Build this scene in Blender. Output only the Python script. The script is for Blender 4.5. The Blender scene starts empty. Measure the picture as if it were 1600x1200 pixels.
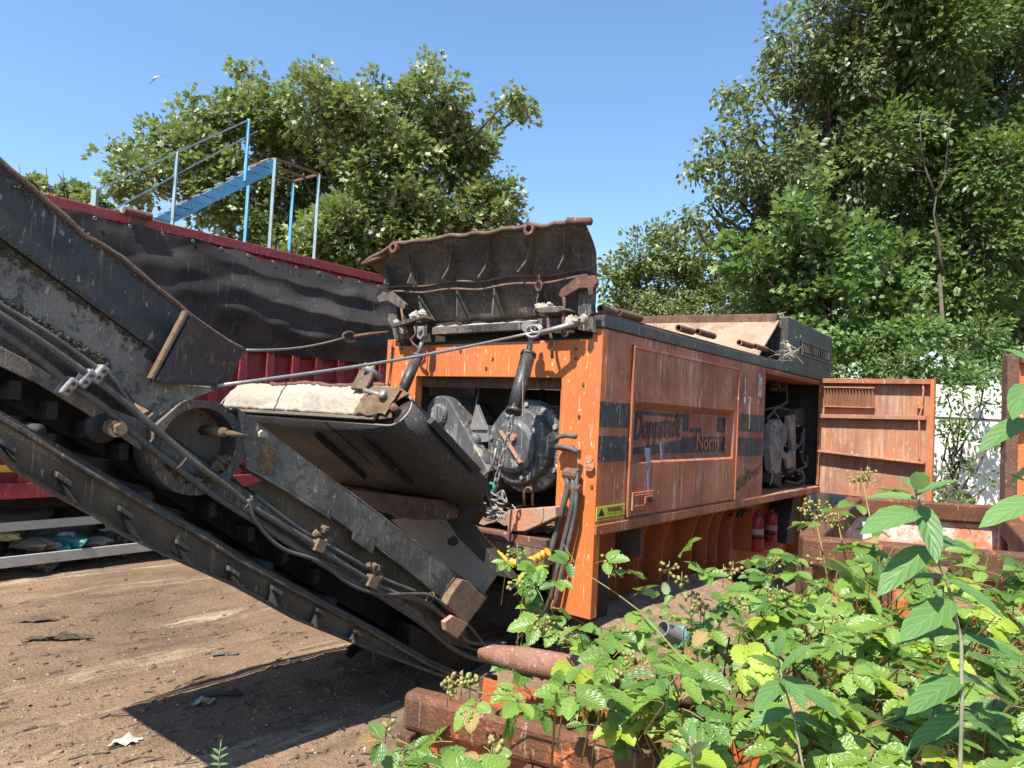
import bpy, math, random
import numpy as np
from mathutils import Vector, noise
random.seed(7); RNG = np.random.default_rng(11)
R = math.radians
scene = bpy.context.scene
COL = scene.collection

# ------------------------------------------------------------------ camera
PITCH, ROLL, F = 0.042, 0.0503, 1110.0
CAM = Vector((0, 0, 2.2))
_c, _s, _cr, _sr = math.cos(PITCH), math.sin(PITCH), math.cos(ROLL), math.sin(ROLL)
def ray(px, py):
    xr = (px-800)/F; zr = (600-py)/F
    x = xr*_cr - zr*_sr; zz = xr*_sr + zr*_cr
    return Vector((x, _c - _s*zz, _s + _c*zz))
cam_d = bpy.data.cameras.new('camera'); cam = bpy.data.objects.new('camera', cam_d); COL.objects.link(cam)
from mathutils import Matrix
rt = Vector((_cr, -_s*_sr, _c*_sr)); up = Vector((-_sr, -_s*_cr, _c*_cr)); fw = Vector((0, _c, _s))
m = Matrix((( rt.x, up.x, -fw.x, CAM.x), (rt.y, up.y, -fw.y, CAM.y), (rt.z, up.z, -fw.z, CAM.z), (0, 0, 0, 1)))
cam.matrix_world = m
cam_d.sensor_width = 36; cam_d.lens = 36*F/1600; cam_d.clip_end = 2000; cam_d.clip_start = 0.05
scene.camera = cam

# ------------------------------------------------------------------ light
XD = Vector((math.sin(0.6701), math.cos(0.6701), 0)); YD = Vector((-XD.y, XD.x, 0))
SUN_EL = R(57); ALPHA = R(4)
sh = (-XD*math.cos(ALPHA) - YD*math.sin(ALPHA)).normalized()
sdir = Vector((sh.x*math.cos(SUN_EL), sh.y*math.cos(SUN_EL), math.sin(SUN_EL)))   # towards the sun
w = bpy.data.worlds.new('World'); scene.world = w; w.use_nodes = True
nt = w.node_tree; nt.nodes.clear()
sky = nt.nodes.new('ShaderNodeTexSky'); sky.sky_type = 'NISHITA'; sky.sun_disc = False
sky.sun_elevation = SUN_EL; sky.sun_rotation = math.atan2(sh.x, sh.y); sky.air_density = 1.4; sky.dust_density = 0.35; sky.ozone_density = 8.0
bg = nt.nodes.new('ShaderNodeBackground'); bg.inputs[1].default_value = 0.105
wo = nt.nodes.new('ShaderNodeOutputWorld')
nt.links.new(sky.outputs[0], bg.inputs[0]); nt.links.new(bg.outputs[0], wo.inputs[0])
sl = bpy.data.lights.new('sun', 'SUN'); sl.energy = 5.0; sl.angle = R(0.5); sl.color = (1, 0.95, 0.87)
so = bpy.data.objects.new('sun', sl); COL.objects.link(so); so.rotation_euler = sdir.to_track_quat('Z', 'Y').to_euler(); so.location = (0, 0, 20)
scene.view_settings.view_transform = 'Standard'; scene.view_settings.look = 'None'
scene.view_settings.exposure = 1.1; scene.view_settings.gamma = 1
scene.render.engine = 'CYCLES'

# ------------------------------------------------------------------ frames
P0 = Vector((0.7345, 5.8806, 0))
def M(a, b, c): return P0 + XD*a + YD*b + Vector((0, 0, c))
def toM(p): d = p-P0; return (d.dot(XD), d.dot(YD), p.z)
def on(px, py, k, v):
    r = ray(px, py)
    if k == 'a': t = (v - (CAM-P0).dot(XD))/r.dot(XD)
    elif k == 'b': t = (v - (CAM-P0).dot(YD))/r.dot(YD)
    elif k == 'c': t = (v-CAM.z)/r.z
    else: t = v/r.y
    return CAM + r*t
def D(px, py, d): return on(px, py, 'd', d)
V = Vector

# ------------------------------------------------------------------ mesh builder
class MB:
    def __init__(s): s.v = []; s.f = []; s.uv = None
    def add(s, vs, fs):
        o = len(s.v); s.v += [V(p) for p in vs]; s.f += [tuple(i+o for i in f) for f in fs]; return s
    def prism(s, pts, off):
        off = V(off); n = len(pts); pts = [V(p) for p in pts]
        fs = [tuple(range(n)), tuple(range(2*n-1, n-1, -1))] + [(i, i+n, (i+1) % n+n, (i+1) % n) for i in range(n)]
        return s.add(pts+[p+off for p in pts], [tuple(reversed(f)) for f in fs])
    def box(s, o, u, v, w):
        o = V(o); u = V(u); v = V(v); w = V(w)
        return s.prism([o, o+u, o+u+v, o+v], w)
    def mbox(s, a0, a1, b0, b1, c0, c1): return s.box(M(a0, b0, c0), XD*(a1-a0), YD*(b1-b0), V((0, 0, c1-c0)))
    def bar(s, p, q, w, h=None, upv=(0, 0, 1)):
        p = V(p); q = V(q); h = h or w; d = (q-p).normalized(); upv = V(upv)
        x = d.cross(upv)
        if x.length < 1e-3: x = d.cross(V((1, 0, 0)))
        x.normalize(); y = x.cross(d)
        return s.box(p-x*w/2-y*h/2, x*w, y*h, q-p)
    def tube(s, path, r, n=8, cap=True, hollow=0):
        path = [V(p) for p in path]; m_ = len(path)
        rs = r if isinstance(r, (list, tuple)) else [r]*m_
        vs = []; t0 = (path[1]-path[0]).normalized(); x = t0.orthogonal().normalized()
        for i, p in enumerate(path):
            t = (path[min(i+1, m_-1)]-path[max(i-1, 0)])
            if t.length < 1e-9: t = t0
            t.normalize(); x = (x-t*x.dot(t)); x.normalize(); y = t.cross(x)
            for k in range(n):
                an = 2*math.pi*k/n; vs.append(p+(x*math.cos(an)+y*math.sin(an))*rs[i])
        fs = [(i*n+k, i*n+(k+1) % n, (i+1)*n+(k+1) % n, (i+1)*n+k) for i in range(m_-1) for k in range(n)]
        if cap: fs += [tuple(reversed(range(n))), tuple(range((m_-1)*n, m_*n))]
        return s.add(vs, fs)
    def pipe(s, p, q, ro, ri, n=16):
        p = V(p); q = V(q); d = (q-p).normalized(); x = d.orthogonal().normalized(); y = d.cross(x); vs = []
        for (c, r_) in ((p, ro), (q, ro), (q, ri), (p, ri)):
            vs += [c+(x*math.cos(2*math.pi*k/n)+y*math.sin(2*math.pi*k/n))*r_ for k in range(n)]
        return s.add(vs, [(j*n+k, j*n+(k+1) % n, ((j+1) % 4)*n+(k+1) % n, ((j+1) % 4)*n+k) for j in range(4) for k in range(n)])
    def lathe(s, c, ax, prof, n=32):
        c = V(c); ax = V(ax).normalized(); x = ax.orthogonal().normalized(); y = ax.cross(x); vs = []
        for (r_, h) in prof: vs += [c+ax*h+(x*math.cos(2*math.pi*k/n)+y*math.sin(2*math.pi*k/n))*max(r_, 1e-4) for k in range(n)]
        m_ = len(prof)
        return s.add(vs, [(j*n+k, j*n+(k+1) % n, (j+1)*n+(k+1) % n, (j+1)*n+k) for j in range(m_-1) for k in range(n)])
    def blob(s, c, r, seed=0, n=8, amp=.35, sc=(1, 1, 1)):
        c = V(c); vs = []; fs = []
        for i in range(n+1):
            th = math.pi*i/n
            for k in range(2*n):
                ph = math.pi*k/n; d = V((math.sin(th)*math.cos(ph), math.sin(th)*math.sin(ph), math.cos(th)))
                q = 1+amp*noise.noise(d*2.2+V((seed*3.1, seed, 0)))
                vs.append(c+V((d.x*sc[0], d.y*sc[1], d.z*sc[2]))*r*q)
        for i in range(n):
            for k in range(2*n): fs.append((i*2*n+k, (i+1)*2*n+k, (i+1)*2*n+(k+1) % (2*n), i*2*n+(k+1) % (2*n)))
        return s.add(vs, fs)
    def grid(s, fn, nu, nv, uv=False):
        vs = [fn(i/nu, j/nv) for j in range(nv+1) for i in range(nu+1)]
        return s.add(vs, [(j*(nu+1)+i, j*(nu+1)+i+1, (j+1)*(nu+1)+i+1, (j+1)*(nu+1)+i) for j in range(nv) for i in range(nu)])
    def build(s, name, mat, parent=None, label=None, smooth=False, bevel=0, solid=0):
        o0 = parent_world(parent)
        me = bpy.data.meshes.new(name); me.from_pydata([tuple(p-o0) for p in s.v], [], s.f)
        me.materials.append(mat); me.update()
        if smooth: me.polygons.foreach_set('use_smooth', [True]*len(me.polygons))
        o = bpy.data.objects.new(name, me); COL.objects.link(o)
        if parent: o.parent = parent
        if label: o['label'] = label
        if solid:
            md = o.modifiers.new('solid', 'SOLIDIFY'); md.thickness = solid; md.offset = 0
        if bevel:
            md = o.modifiers.new('bevel', 'BEVEL'); md.width = bevel; md.segments = 2; md.limit_method = 'ANGLE'; md.angle_limit = R(50)
        return o
def split(mb, name, mat, parent=None, **kw):
    """one object per connected piece"""
    par = list(range(len(mb.v)))
    def fd(x):
        while par[x] != x: par[x] = par[par[x]]; x = par[x]
        return x
    for f in mb.f:
        a = fd(f[0])
        for k in f[1:]: par[fd(k)] = a
    gr = {}
    for f in mb.f: gr.setdefault(fd(f[0]), []).append(f)
    out = []
    for fs in gr.values():
        q = MB(); mp = {}
        for f in fs:
            for k in f:
                if k not in mp: mp[k] = len(q.v); q.v.append(mb.v[k])
        q.f = [tuple(mp[k] for k in f) for f in fs]; out.append(q.build(name, mat, parent, **kw))
    return out
def parent_world(p):
    q = V((0, 0, 0))
    while p is not None: q = q+p.location; p = p.parent
    return q
def thing(name, label, cat, loc, group=None, kind=None):
    o = bpy.data.objects.new(name, None); COL.objects.link(o); o.location = loc; o.empty_display_size = .2
    o['label'] = label; o['category'] = cat
    if group: o['group'] = group
    return o
def tag(o, label=None, cat=None, group=None, kind=None):
    if label: o['label'] = label
    if cat: o['category'] = cat
    if group: o['group'] = group
    if kind: o['kind'] = kind
    return o

# ------------------------------------------------------------------ materials
def newmat(name):
    m_ = bpy.data.materials.new(name); m_.use_nodes = True; t = m_.node_tree; b = t.nodes['Principled BSDF']; return m_, t, b
def N(t, ty, **kw):
    n = t.nodes.new(ty)
    for k, v in kw.items():
        if k == 'i':
            for a, b in v.items(): n.inputs[a].default_value = b
        else: setattr(n, k, v)
    return n
def c4(c): return (c[0], c[1], c[2], 1)
def mapping(t, sc, src=None):
    tc = N(t, 'ShaderNodeTexCoord'); mp = N(t, 'ShaderNodeMapping'); mp.inputs['Scale'].default_value = sc
    t.links.new(src or tc.outputs['Object'], mp.inputs['Vector']); return mp.outputs[0]
def nz(t, vec, scale, detail=6, rough=.6, lo=.4, hi=.6):
    n = N(t, 'ShaderNodeTexNoise', i={'Scale': scale, 'Detail': detail, 'Roughness': rough}); t.links.new(vec, n.inputs['Vector'])
    r = N(t, 'ShaderNodeMapRange', i={'From Min': lo, 'From Max': hi}); t.links.new(n.outputs[0], r.inputs['Value'])
    return r.outputs[0], n.outputs[0]
def mix(t, fac, a, b, k=1.0):
    mx = N(t, 'ShaderNodeMix', data_type='RGBA')
    if not isinstance(fac, float) and k != 1.0:
        mu = N(t, 'ShaderNodeMath', operation='MULTIPLY', i={1: k}); t.links.new(fac, mu.inputs[0]); fac = mu.outputs[0]
    if isinstance(fac, float): mx.inputs[0].default_value = fac
    else: t.links.new(fac, mx.inputs[0])
    for j, q in ((6, a), (7, b)):
        if isinstance(q, tuple): mx.inputs[j].default_value = c4(q)
        else: t.links.new(q, mx.inputs[j])
    return mx.outputs[2]
def weather(name, base, second, dirt, rust=(.12, .045, .02), a2=.8, streak=.6, sp=.8, rough=.6, metal=0, bump=.3, s=1.0, lo_r=.58, strk=(26, 26, 1.6), slo=.53, shi=.68, alpha=None, fine=0.4, chips=.6, chipc=None):
    m_, t, b = newmat(name); v0 = mapping(t, (s, s, s)); chipc = chipc or tuple(min(.85, x*1.25+.08) for x in dirt)
    f1, n1 = nz(t, v0, 1.5, 9, .68, .44, .58); c = mix(t, f1, base, second, a2)
    fm, _ = nz(t, v0, 5.5, 9, .72, .47, .60); c = mix(t, fm, c, tuple(x*.62+y*.12 for x, y in zip(base, dirt)), .55*min(1, a2+.2))
    v1 = mapping(t, strk); f2, _ = nz(t, v1, 1, 6, .66, slo, shi); fk, _ = nz(t, v0, 2.3, 6, .6, .40, .62)
    mk_ = N(t, 'ShaderNodeMath', operation='MULTIPLY'); t.links.new(f2, mk_.inputs[0]); t.links.new(fk, mk_.inputs[1]); c = mix(t, mk_.outputs[0], c, dirt, min(1, streak*1.25))
    v2 = mapping(t, (strk[0]*.33, strk[1]*.33, strk[2]*.4)); f5, _ = nz(t, v2, 1, 8, .7, slo-.03, shi); mk2 = N(t, 'ShaderNodeMath', operation='MULTIPLY'); t.links.new(f5, mk2.inputs[0]); t.links.new(fk, mk2.inputs[1]); c = mix(t, mk2.outputs[0], c, dirt, streak*.5)
    f3, n3 = nz(t, v0, 9, 10, .74, lo_r, lo_r+.05); c = mix(t, f3, c, rust, sp)
    mp = N(t, 'ShaderNodeMapping'); mp.inputs['Rotation'].default_value = (.5, .35, .4); mp.inputs['Scale'].default_value = (60*s, 60*s, 2.2*s)
    tc = N(t, 'ShaderNodeTexCoord'); t.links.new(tc.outputs['Object'], mp.inputs[0]); f6, _ = nz(t, mp.outputs[0], 1, 4, .6, .645, .69); c = mix(t, f6, c, chipc, chips*.8)
    f7, _ = nz(t, mapping(t, (30*s, 30*s, 11*s)), 1, 6, .62, .632, .665); c = mix(t, f7, c, chipc, chips)
    f4, n4 = nz(t, v0, 70, 3, .6, .35, .65); c = mix(t, f4, c, tuple(x*.45 for x in base), fine)
    t.links.new(c, b.inputs['Base Color']); b.inputs['Metallic'].default_value = metal
    rr = N(t, 'ShaderNodeMapRange', i={'From Min': .35, 'From Max': .65, 'To Min': max(.05, rough-.15), 'To Max': min(1, rough+.25)}); t.links.new(n1, rr.inputs[0]); t.links.new(rr.outputs[0], b.inputs['Roughness'])
    if bump:
        ad = N(t, 'ShaderNodeMath', operation='ADD'); t.links.new(n3, ad.inputs[0]); t.links.new(n4, ad.inputs[1])
        bp = N(t, 'ShaderNodeBump', i={'Strength': bump, 'Distance': .015}); t.links.new(ad.outputs[0], bp.inputs['Height']); t.links.new(bp.outputs[0], b.inputs['Normal'])
    if alpha is not None:
        fa, _ = nz(t, mapping(t, (40, 40, 7)), 1, 6, .7, alpha, alpha+.06)
        t.links.new(fa, b.inputs['Alpha'])
    return m_
MA = {}
MA['orange'] = weather('orange_paint', (.58, .155, .036), (.40, .11, .036), (.62, .40, .25), a2=.75, streak=.5, sp=.8, lo_r=.63, slo=.58, shi=.74, bump=.12, rough=.45, fine=.15, chips=.75, chipc=(.8, .62, .45))
MA['side'] = weather('dusty_red_orange_paint', (.41, .115, .042), (.25, .075, .035), (.66, .52, .38), a2=.85, streak=.7, sp=.6, lo_r=.60, slo=.575, shi=.66, bump=.1, rough=.55, fine=.15, chips=.6, chipc=(.72, .56, .44))
MA['doorin'] = weather('faded_orange_paint', (.40, .155, .075), (.24, .12, .078), (.46, .33, .23), a2=.9, streak=.6, sp=.3, bump=.08, rough=.6, strk=(20, 20, 1), slo=.48, shi=.62, fine=.15)
MA['shade_orange'] = weather('shaded_orange_paint', (.5, .12, .028), (.36, .085, .022), (.36, .2, .11), a2=.6, streak=.3, sp=.3, bump=.1)  # darker copy of the orange, shade under parts put into the colour
MA['black'] = weather('worn_black_steel', (.018, .020, .026), (.06, .055, .048), (.30, .24, .17), rust=(.15, .085, .045), a2=.9, streak=.45, sp=.75, lo_r=.575, slo=.55, shi=.7, bump=.16, rough=.45)
MA['black2'] = weather('dusty_black_steel', (.026, .027, .031), (.13, .11, .088), (.36, .29, .21), rust=(.2, .12, .065), a2=.95, streak=.5, sp=.7, lo_r=.54, bump=.22, rough=.5)
MA['stripe'] = weather('worn_black_stripe', (.018, .019, .020), (.04, .042, .042), (.5, .42, .33), a2=.6, streak=.75, sp=.25, lo_r=.6, slo=.57, shi=.7, bump=.05, rough=.55, fine=.2)
MA['gear'] = weather('splashed_black_paint', (.045, .05, .06), (.09, .095, .1), (.5, .46, .38), rust=(.5, .44, .35), a2=.8, streak=.6, sp=.8, lo_r=.56, slo=.56, shi=.7, bump=.25, rough=.4)
MA['rust'] = weather('rusty_steel', (.17, .075, .045), (.10, .048, .032), (.33, .2, .12), rust=(.07, .035, .025), a2=.9, streak=.3, sp=.8, lo_r=.52, bump=.6, rough=.75)
MA['rim'] = weather('rusted_rim', (.15, .052, .02), (.075, .034, .018), (.28, .16, .09), rust=(.55, .15, .04), a2=1, streak=.3, sp=.9, lo_r=.585, bump=.5, rough=.65, s=1.2)
MA['rustorange'] = weather('rust_over_orange', (.55, .13, .03), (.20, .075, .04), (.32, .17, .1), rust=(.1, .045, .03), a2=1, streak=.3, sp=.9, lo_r=.55, bump=.4, rough=.65)
MA['peeled'] = weather('peeled_orange_white_paint', (.75, .68, .6), (.7, .17, .04), (.4, .2, .12), rust=(.12, .05, .03), a2=1, streak=.3, sp=.9, lo_r=.56, bump=.4, rough=.7, s=2)
MA['beam'] = weather('worn_pinkish_rust', (.26, .12, .07), (.15, .06, .035), (.55, .45, .36), rust=(.15, .06, .035), a2=1, streak=.4, sp=.8, lo_r=.55, bump=.4, rough=.7, s=2)
MA['red'] = weather('red_trailer_paint', (.30, .028, .03), (.24, .03, .032), (.5, .25, .2), a2=.6, streak=.15, sp=.4, lo_r=.64, bump=.05, rough=.45, fine=.1)
MA['dust'] = weather('dusty_pale_steel', (.46, .41, .33), (.32, .27, .2), (.22, .17, .12), rust=(.2, .12, .07), a2=.8, streak=.3, sp=.6, lo_r=.6, bump=.8, rough=.9)
MA['dirtdark'] = weather('dark_caked_dirt', (.13, .10, .065), (.22, .17, .11), (.14, .09, .05), rust=(.04, .035, .03), a2=.9, streak=.3, sp=.8, lo_r=.5, bump=1.0, rough=.95, s=3)
MA['dusty'] = weather('dusty_sunlit_black_steel', (.10, .092, .08), (.26, .23, .185), (.42, .36, .27), rust=(.045, .042, .04), a2=.9, streak=.5, sp=.8, lo_r=.545, bump=.3, rough=.65, s=1.4)  # dust grey, lightened further to stand in for sun on the conveyor
MA['flap'] = weather('rusty_dusty_flap', (.055, .052, .05), (.17, .135, .10), (.34, .24, .15), rust=(.035, .033, .033), a2=.9, streak=.55, sp=.8, lo_r=.55, bump=.6, rough=.7, s=1.3)
MA['dirt'] = weather('caked_dirt', (.24, .15, .08), (.34, .25, .15), (.14, .09, .05), rust=(.09, .05, .03), a2=.9, streak=.3, sp=.6, lo_r=.55, bump=1.0, rough=.95, s=3)
MA['rubber'] = weather('belt_rubber', (.020, .019, .019), (.05, .043, .035), (.11, .085, .06), rust=(.03, .025, .02), a2=.8, streak=.3, sp=.4, bump=.35, rough=.6, fine=.2)
MA['beltbrown'] = weather('brown_belt_rubber', (.13, .09, .052), (.05, .038, .026), (.28, .2, .12), rust=(.05, .04, .03), a2=.9, streak=.5, sp=.5, bump=.4, rough=.8)
MA['steel'] = weather('grey_galvanised_steel', (.32, .31, .29), (.22, .2, .18), (.42, .38, .3), rust=(.2, .12, .07), a2=.8, streak=.2, sp=.5, lo_r=.6, metal=.4, rough=.45, bump=.2)
MA['hose'] = weather('dusty_black_hose', (.07, .068, .062), (.14, .13, .11), (.24, .21, .16), rust=(.2, .17, .12), a2=.8, streak=.2, sp=.5, bump=.2, rough=.55, s=4)
MA['dark'] = weather('dark_steel_and_shade', (.02, .018, .015), (.045, .035, .025), (.08, .06, .04), a2=.8, streak=.3, sp=.4, bump=.4, rough=.7)  # near-black, used for dark steel and to stand in for shadowed hollows
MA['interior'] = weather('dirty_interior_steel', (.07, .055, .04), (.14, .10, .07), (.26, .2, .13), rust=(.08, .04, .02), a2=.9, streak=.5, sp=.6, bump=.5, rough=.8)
MA['hopper'] = weather('dusty_hopper_plate', (.34, .23, .15), (.18, .11, .075), (.5, .4, .28), rust=(.16, .08, .05), a2=1, streak=.5, sp=.5, bump=.4, rough=.85)
MA['engine'] = weather('dusty_engine_metal', (.34, .32, .27), (.17, .155, .13), (.45, .4, .32), rust=(.1, .07, .05), a2=.9, streak=.3, sp=.5, bump=.3, rough=.6, s=2)
MA['blue'] = weather('blue_stair_paint', (.10, .38, .62), (.14, .42, .6), (.55, .6, .6), rust=(.2, .13, .1), a2=.6, streak=.3, sp=.7, lo_r=.62, bump=.1, rough=.5)
MA['blue2'] = weather('pale_blue_rail_paint', (.26, .45, .52), (.3, .36, .36), (.4, .4, .38), rust=(.24, .14, .08), a2=.8, streak=.3, sp=.8, lo_r=.56, bump=.1, rough=.5)
MA['alu'] = weather('grey_aluminium_bar', (.46, .44, .38), (.38, .36, .3), (.36, .32, .26), a2=.6, streak=.2, sp=.2, bump=.05, rough=.4, fine=.1)
MA['white'] = weather('white_wall_render', (.85, .83, .76), (.78, .75, .68), (.5, .5, .42), rust=(.4, .4, .34), a2=.8, streak=.3, sp=.3, lo_r=.6, bump=.1, rough=.9, fine=.05)
MA['bark'] = weather('bark', (.13, .1, .075), (.07, .055, .04), (.2, .17, .13), a2=.9, streak=.4, sp=.4, bump=.8, rough=.9, s=3)
MA['barkpale'] = weather('pale_dead_bark', (.30, .22, .17), (.2, .13, .1), (.4, .34, .27), a2=.9, streak=.2, sp=.2, bump=.3, rough=.9)
MA['cane'] = weather('green_brown_cane', (.2, .2, .05), (.22, .1, .05), (.3, .28, .1), a2=.8, streak=0., sp=.3, bump=.1, rough=.5, s=6)
MA['budstem'] = weather('grey_green_stem', (.26, .26, .17), (.18, .17, .1), (.3, .3, .2), a2=.8, streak=0., sp=.2, bump=.1, rough=.8, s=6)
MA['wood'] = weather('mud_streaked_wood', (.26, .17, .10), (.12, .075, .045), (.40, .28, .17), rust=(.12, .08, .05), a2=1, streak=.8, sp=.6, lo_r=.55, bump=.9, rough=.9, strk=(3, 60, 30), slo=.48, shi=.58)
MA['yellow'] = weather('yellow_plastic', (.62, .36, .03), (.5, .28, .03), (.3, .2, .08), a2=.7, streak=.2, sp=.3, bump=.1, rough=.5)
MA['decal'] = weather('yellow_decal', (.68, .58, .05), (.6, .5, .06), (.5, .4, .2), a2=.4, streak=.3, sp=.2, bump=0, rough=.4, fine=.1)
MA['ink'] = weather('black_ink', (.012, .012, .012), (.02, .02, .02), (.1, .08, .05), a2=.3, streak=.1, sp=.0, chips=.1, bump=0, rough=.5)
MA['wornink'] = weather('worn_black_lettering', (.018, .022, .022), (.03, .035, .033), (.34, .2, .13), a2=.5, streak=.35, sp=.2, bump=0, rough=.5, chips=.4, chipc=(.5, .3, .2))
MA['letter_orange'] = weather('worn_orange_lettering', (.5, .14, .05), (.4, .12, .05), (.5, .3, .2), a2=.5, streak=.5, sp=.2, bump=0, rough=.5)
MA['extred'] = weather('extinguisher_red', (.45, .03, .03), (.35, .03, .03), (.4, .25, .2), a2=.6, streak=.3, sp=.3, bump=.05, rough=.35)
MA['paper'] = weather('faded_label_paper', (.38, .36, .28), (.28, .26, .2), (.3, .25, .2), a2=.6, streak=.2, sp=.2, bump=0, rough=.6)
MA['tyre'] = weather('dusty_tyre', (.12, .105, .08), (.2, .17, .12), (.3, .25, .17), a2=.8, streak=.1, sp=.3, bump=.4, rough=.85)
MA['rope'] = weather('frayed_strap', (.62, .55, .38), (.5, .42, .26), (.3, .24, .14), a2=.8, streak=.3, sp=.4, bump=.6, rough=.9, s=4)
MA['bone'] = weather('orange_grey_beam', (.5, .2, .1), (.38, .25, .18), (.45, .3, .2), a2=1, streak=.3, sp=.5, bump=.4, rough=.8)
MA['bonelip'] = weather('brown_scuffed_lip', (.16, .10, .07), (.09, .06, .045), (.3, .22, .15), a2=1, streak=.3, sp=.8, lo_r=.52, bump=.5, rough=.7, s=2)
MA['dish'] = weather('dusty_brown_dish', (.17, .135, .105), (.10, .08, .065), (.28, .22, .16), rust=(.06, .045, .035), a2=.9, streak=.2, sp=.7, bump=.4, rough=.8)
MA['plastic_g'] = weather('green_plastic', (.02, .2, .12), (.02, .14, .1), (.1, .2, .15), a2=.5, streak=0., sp=.1, bump=.1)
MA['bluepaint'] = weather('lilac_paint_run', (.28, .3, .46), (.3, .3, .4), (.4, .3, .3), a2=.5, streak=.4, sp=.2, bump=0, alpha=.4)
MA['whitepaint'] = weather('white_splash', (.75, .7, .62), (.6, .5, .42), (.5, .3, .2), a2=.5, streak=.4, sp=.2, bump=0, alpha=.45)

def tarp_mat():
    m_, t, b = newmat('black_tarp'); v0 = mapping(t, (1, 1, 1))
    f1, n1 = nz(t, v0, 1.2, 7, .6, .4, .65); c = mix(t, f1, (.028, .024, .023), (.062, .053, .048))
    v1 = mapping(t, (18, 18, .8)); f2, _ = nz(t, v1, 1, 4, .6, .6, .72); c = mix(t, f2, c, (.17, .15, .14), .5)
    f3, _ = nz(t, mapping(t, (6, 6, 3)), 1, 4, .7, .68, .73); c = mix(t, f3, c, (.2, .04, .04), .5)
    t.links.new(c, b.inputs['Base Color']); b.inputs['Roughness'].default_value = .85; b.inputs['Specular IOR Level'].default_value = .2
    bp = N(t, 'ShaderNodeBump', i={'Strength': .25, 'Distance': .02}); _, nn = nz(t, mapping(t, (2, 2, 9)), 1.4, 6); t.links.new(nn, bp.inputs['Height']); t.links.new(bp.outputs[0], b.inputs['Normal'])
    return m_
MA['tarp'] = tarp_mat()
def ground_mat():
    m_, t, b = newmat('yard_soil'); v0 = mapping(t, (1, 1, 1))
    f1, n1 = nz(t, v0, .35, 9, .65, .42, .62); c = mix(t, f1, (.30, .19, .11), (.155, .098, .056))
    mp = N(t, 'ShaderNodeMapping'); mp.inputs['Scale'].default_value = (3.0, .45, 1)
    tc = N(t, 'ShaderNodeTexCoord'); mr = N(t, 'ShaderNodeMapping'); mr.inputs['Rotation'].default_value = (0, 0, .72); t.links.new(tc.outputs['Object'], mr.inputs[0]); t.links.new(mr.outputs[0], mp.inputs[0])
    f2, _ = nz(t, mp.outputs[0], .5, 9, .72, .55, .66); c = mix(t, f2, c, (.6, .46, .3), .8)
    f3, n3 = nz(t, mp.outputs[0], 2.6, 8, .7, .5, .66); c = mix(t, f3, c, (.075, .045, .028), .6)
    f5, n5 = nz(t, v0, 28, 5, .7, .55, .7); c = mix(t, f5, c, (.36, .26, .17), .45)
    vo = N(t, 'ShaderNodeTexVoronoi', i={'Scale': 26.0}); t.links.new(v0, vo.inputs['Vector'])
    r = N(t, 'ShaderNodeMapRange', i={'From Min': .10, 'From Max': .06}); t.links.new(vo.outputs['Distance'], r.inputs[0])
    c = mix(t, r.outputs[0], c, (.5, .4, .28), .25)
    t.links.new(c, b.inputs['Base Color']); b.inputs['Roughness'].default_value = .95
    ad = N(t, 'ShaderNodeMath', operation='ADD'); t.links.new(n3, ad.inputs[0]); t.links.new(n5, ad.inputs[1])
    bp = N(t, 'ShaderNodeBump', i={'Strength': .9, 'Distance': .06}); t.links.new(ad.outputs[0], bp.inputs['Height']); t.links.new(bp.outputs[0], b.inputs['Normal'])
    return m_
MA['ground'] = ground_mat()
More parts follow.
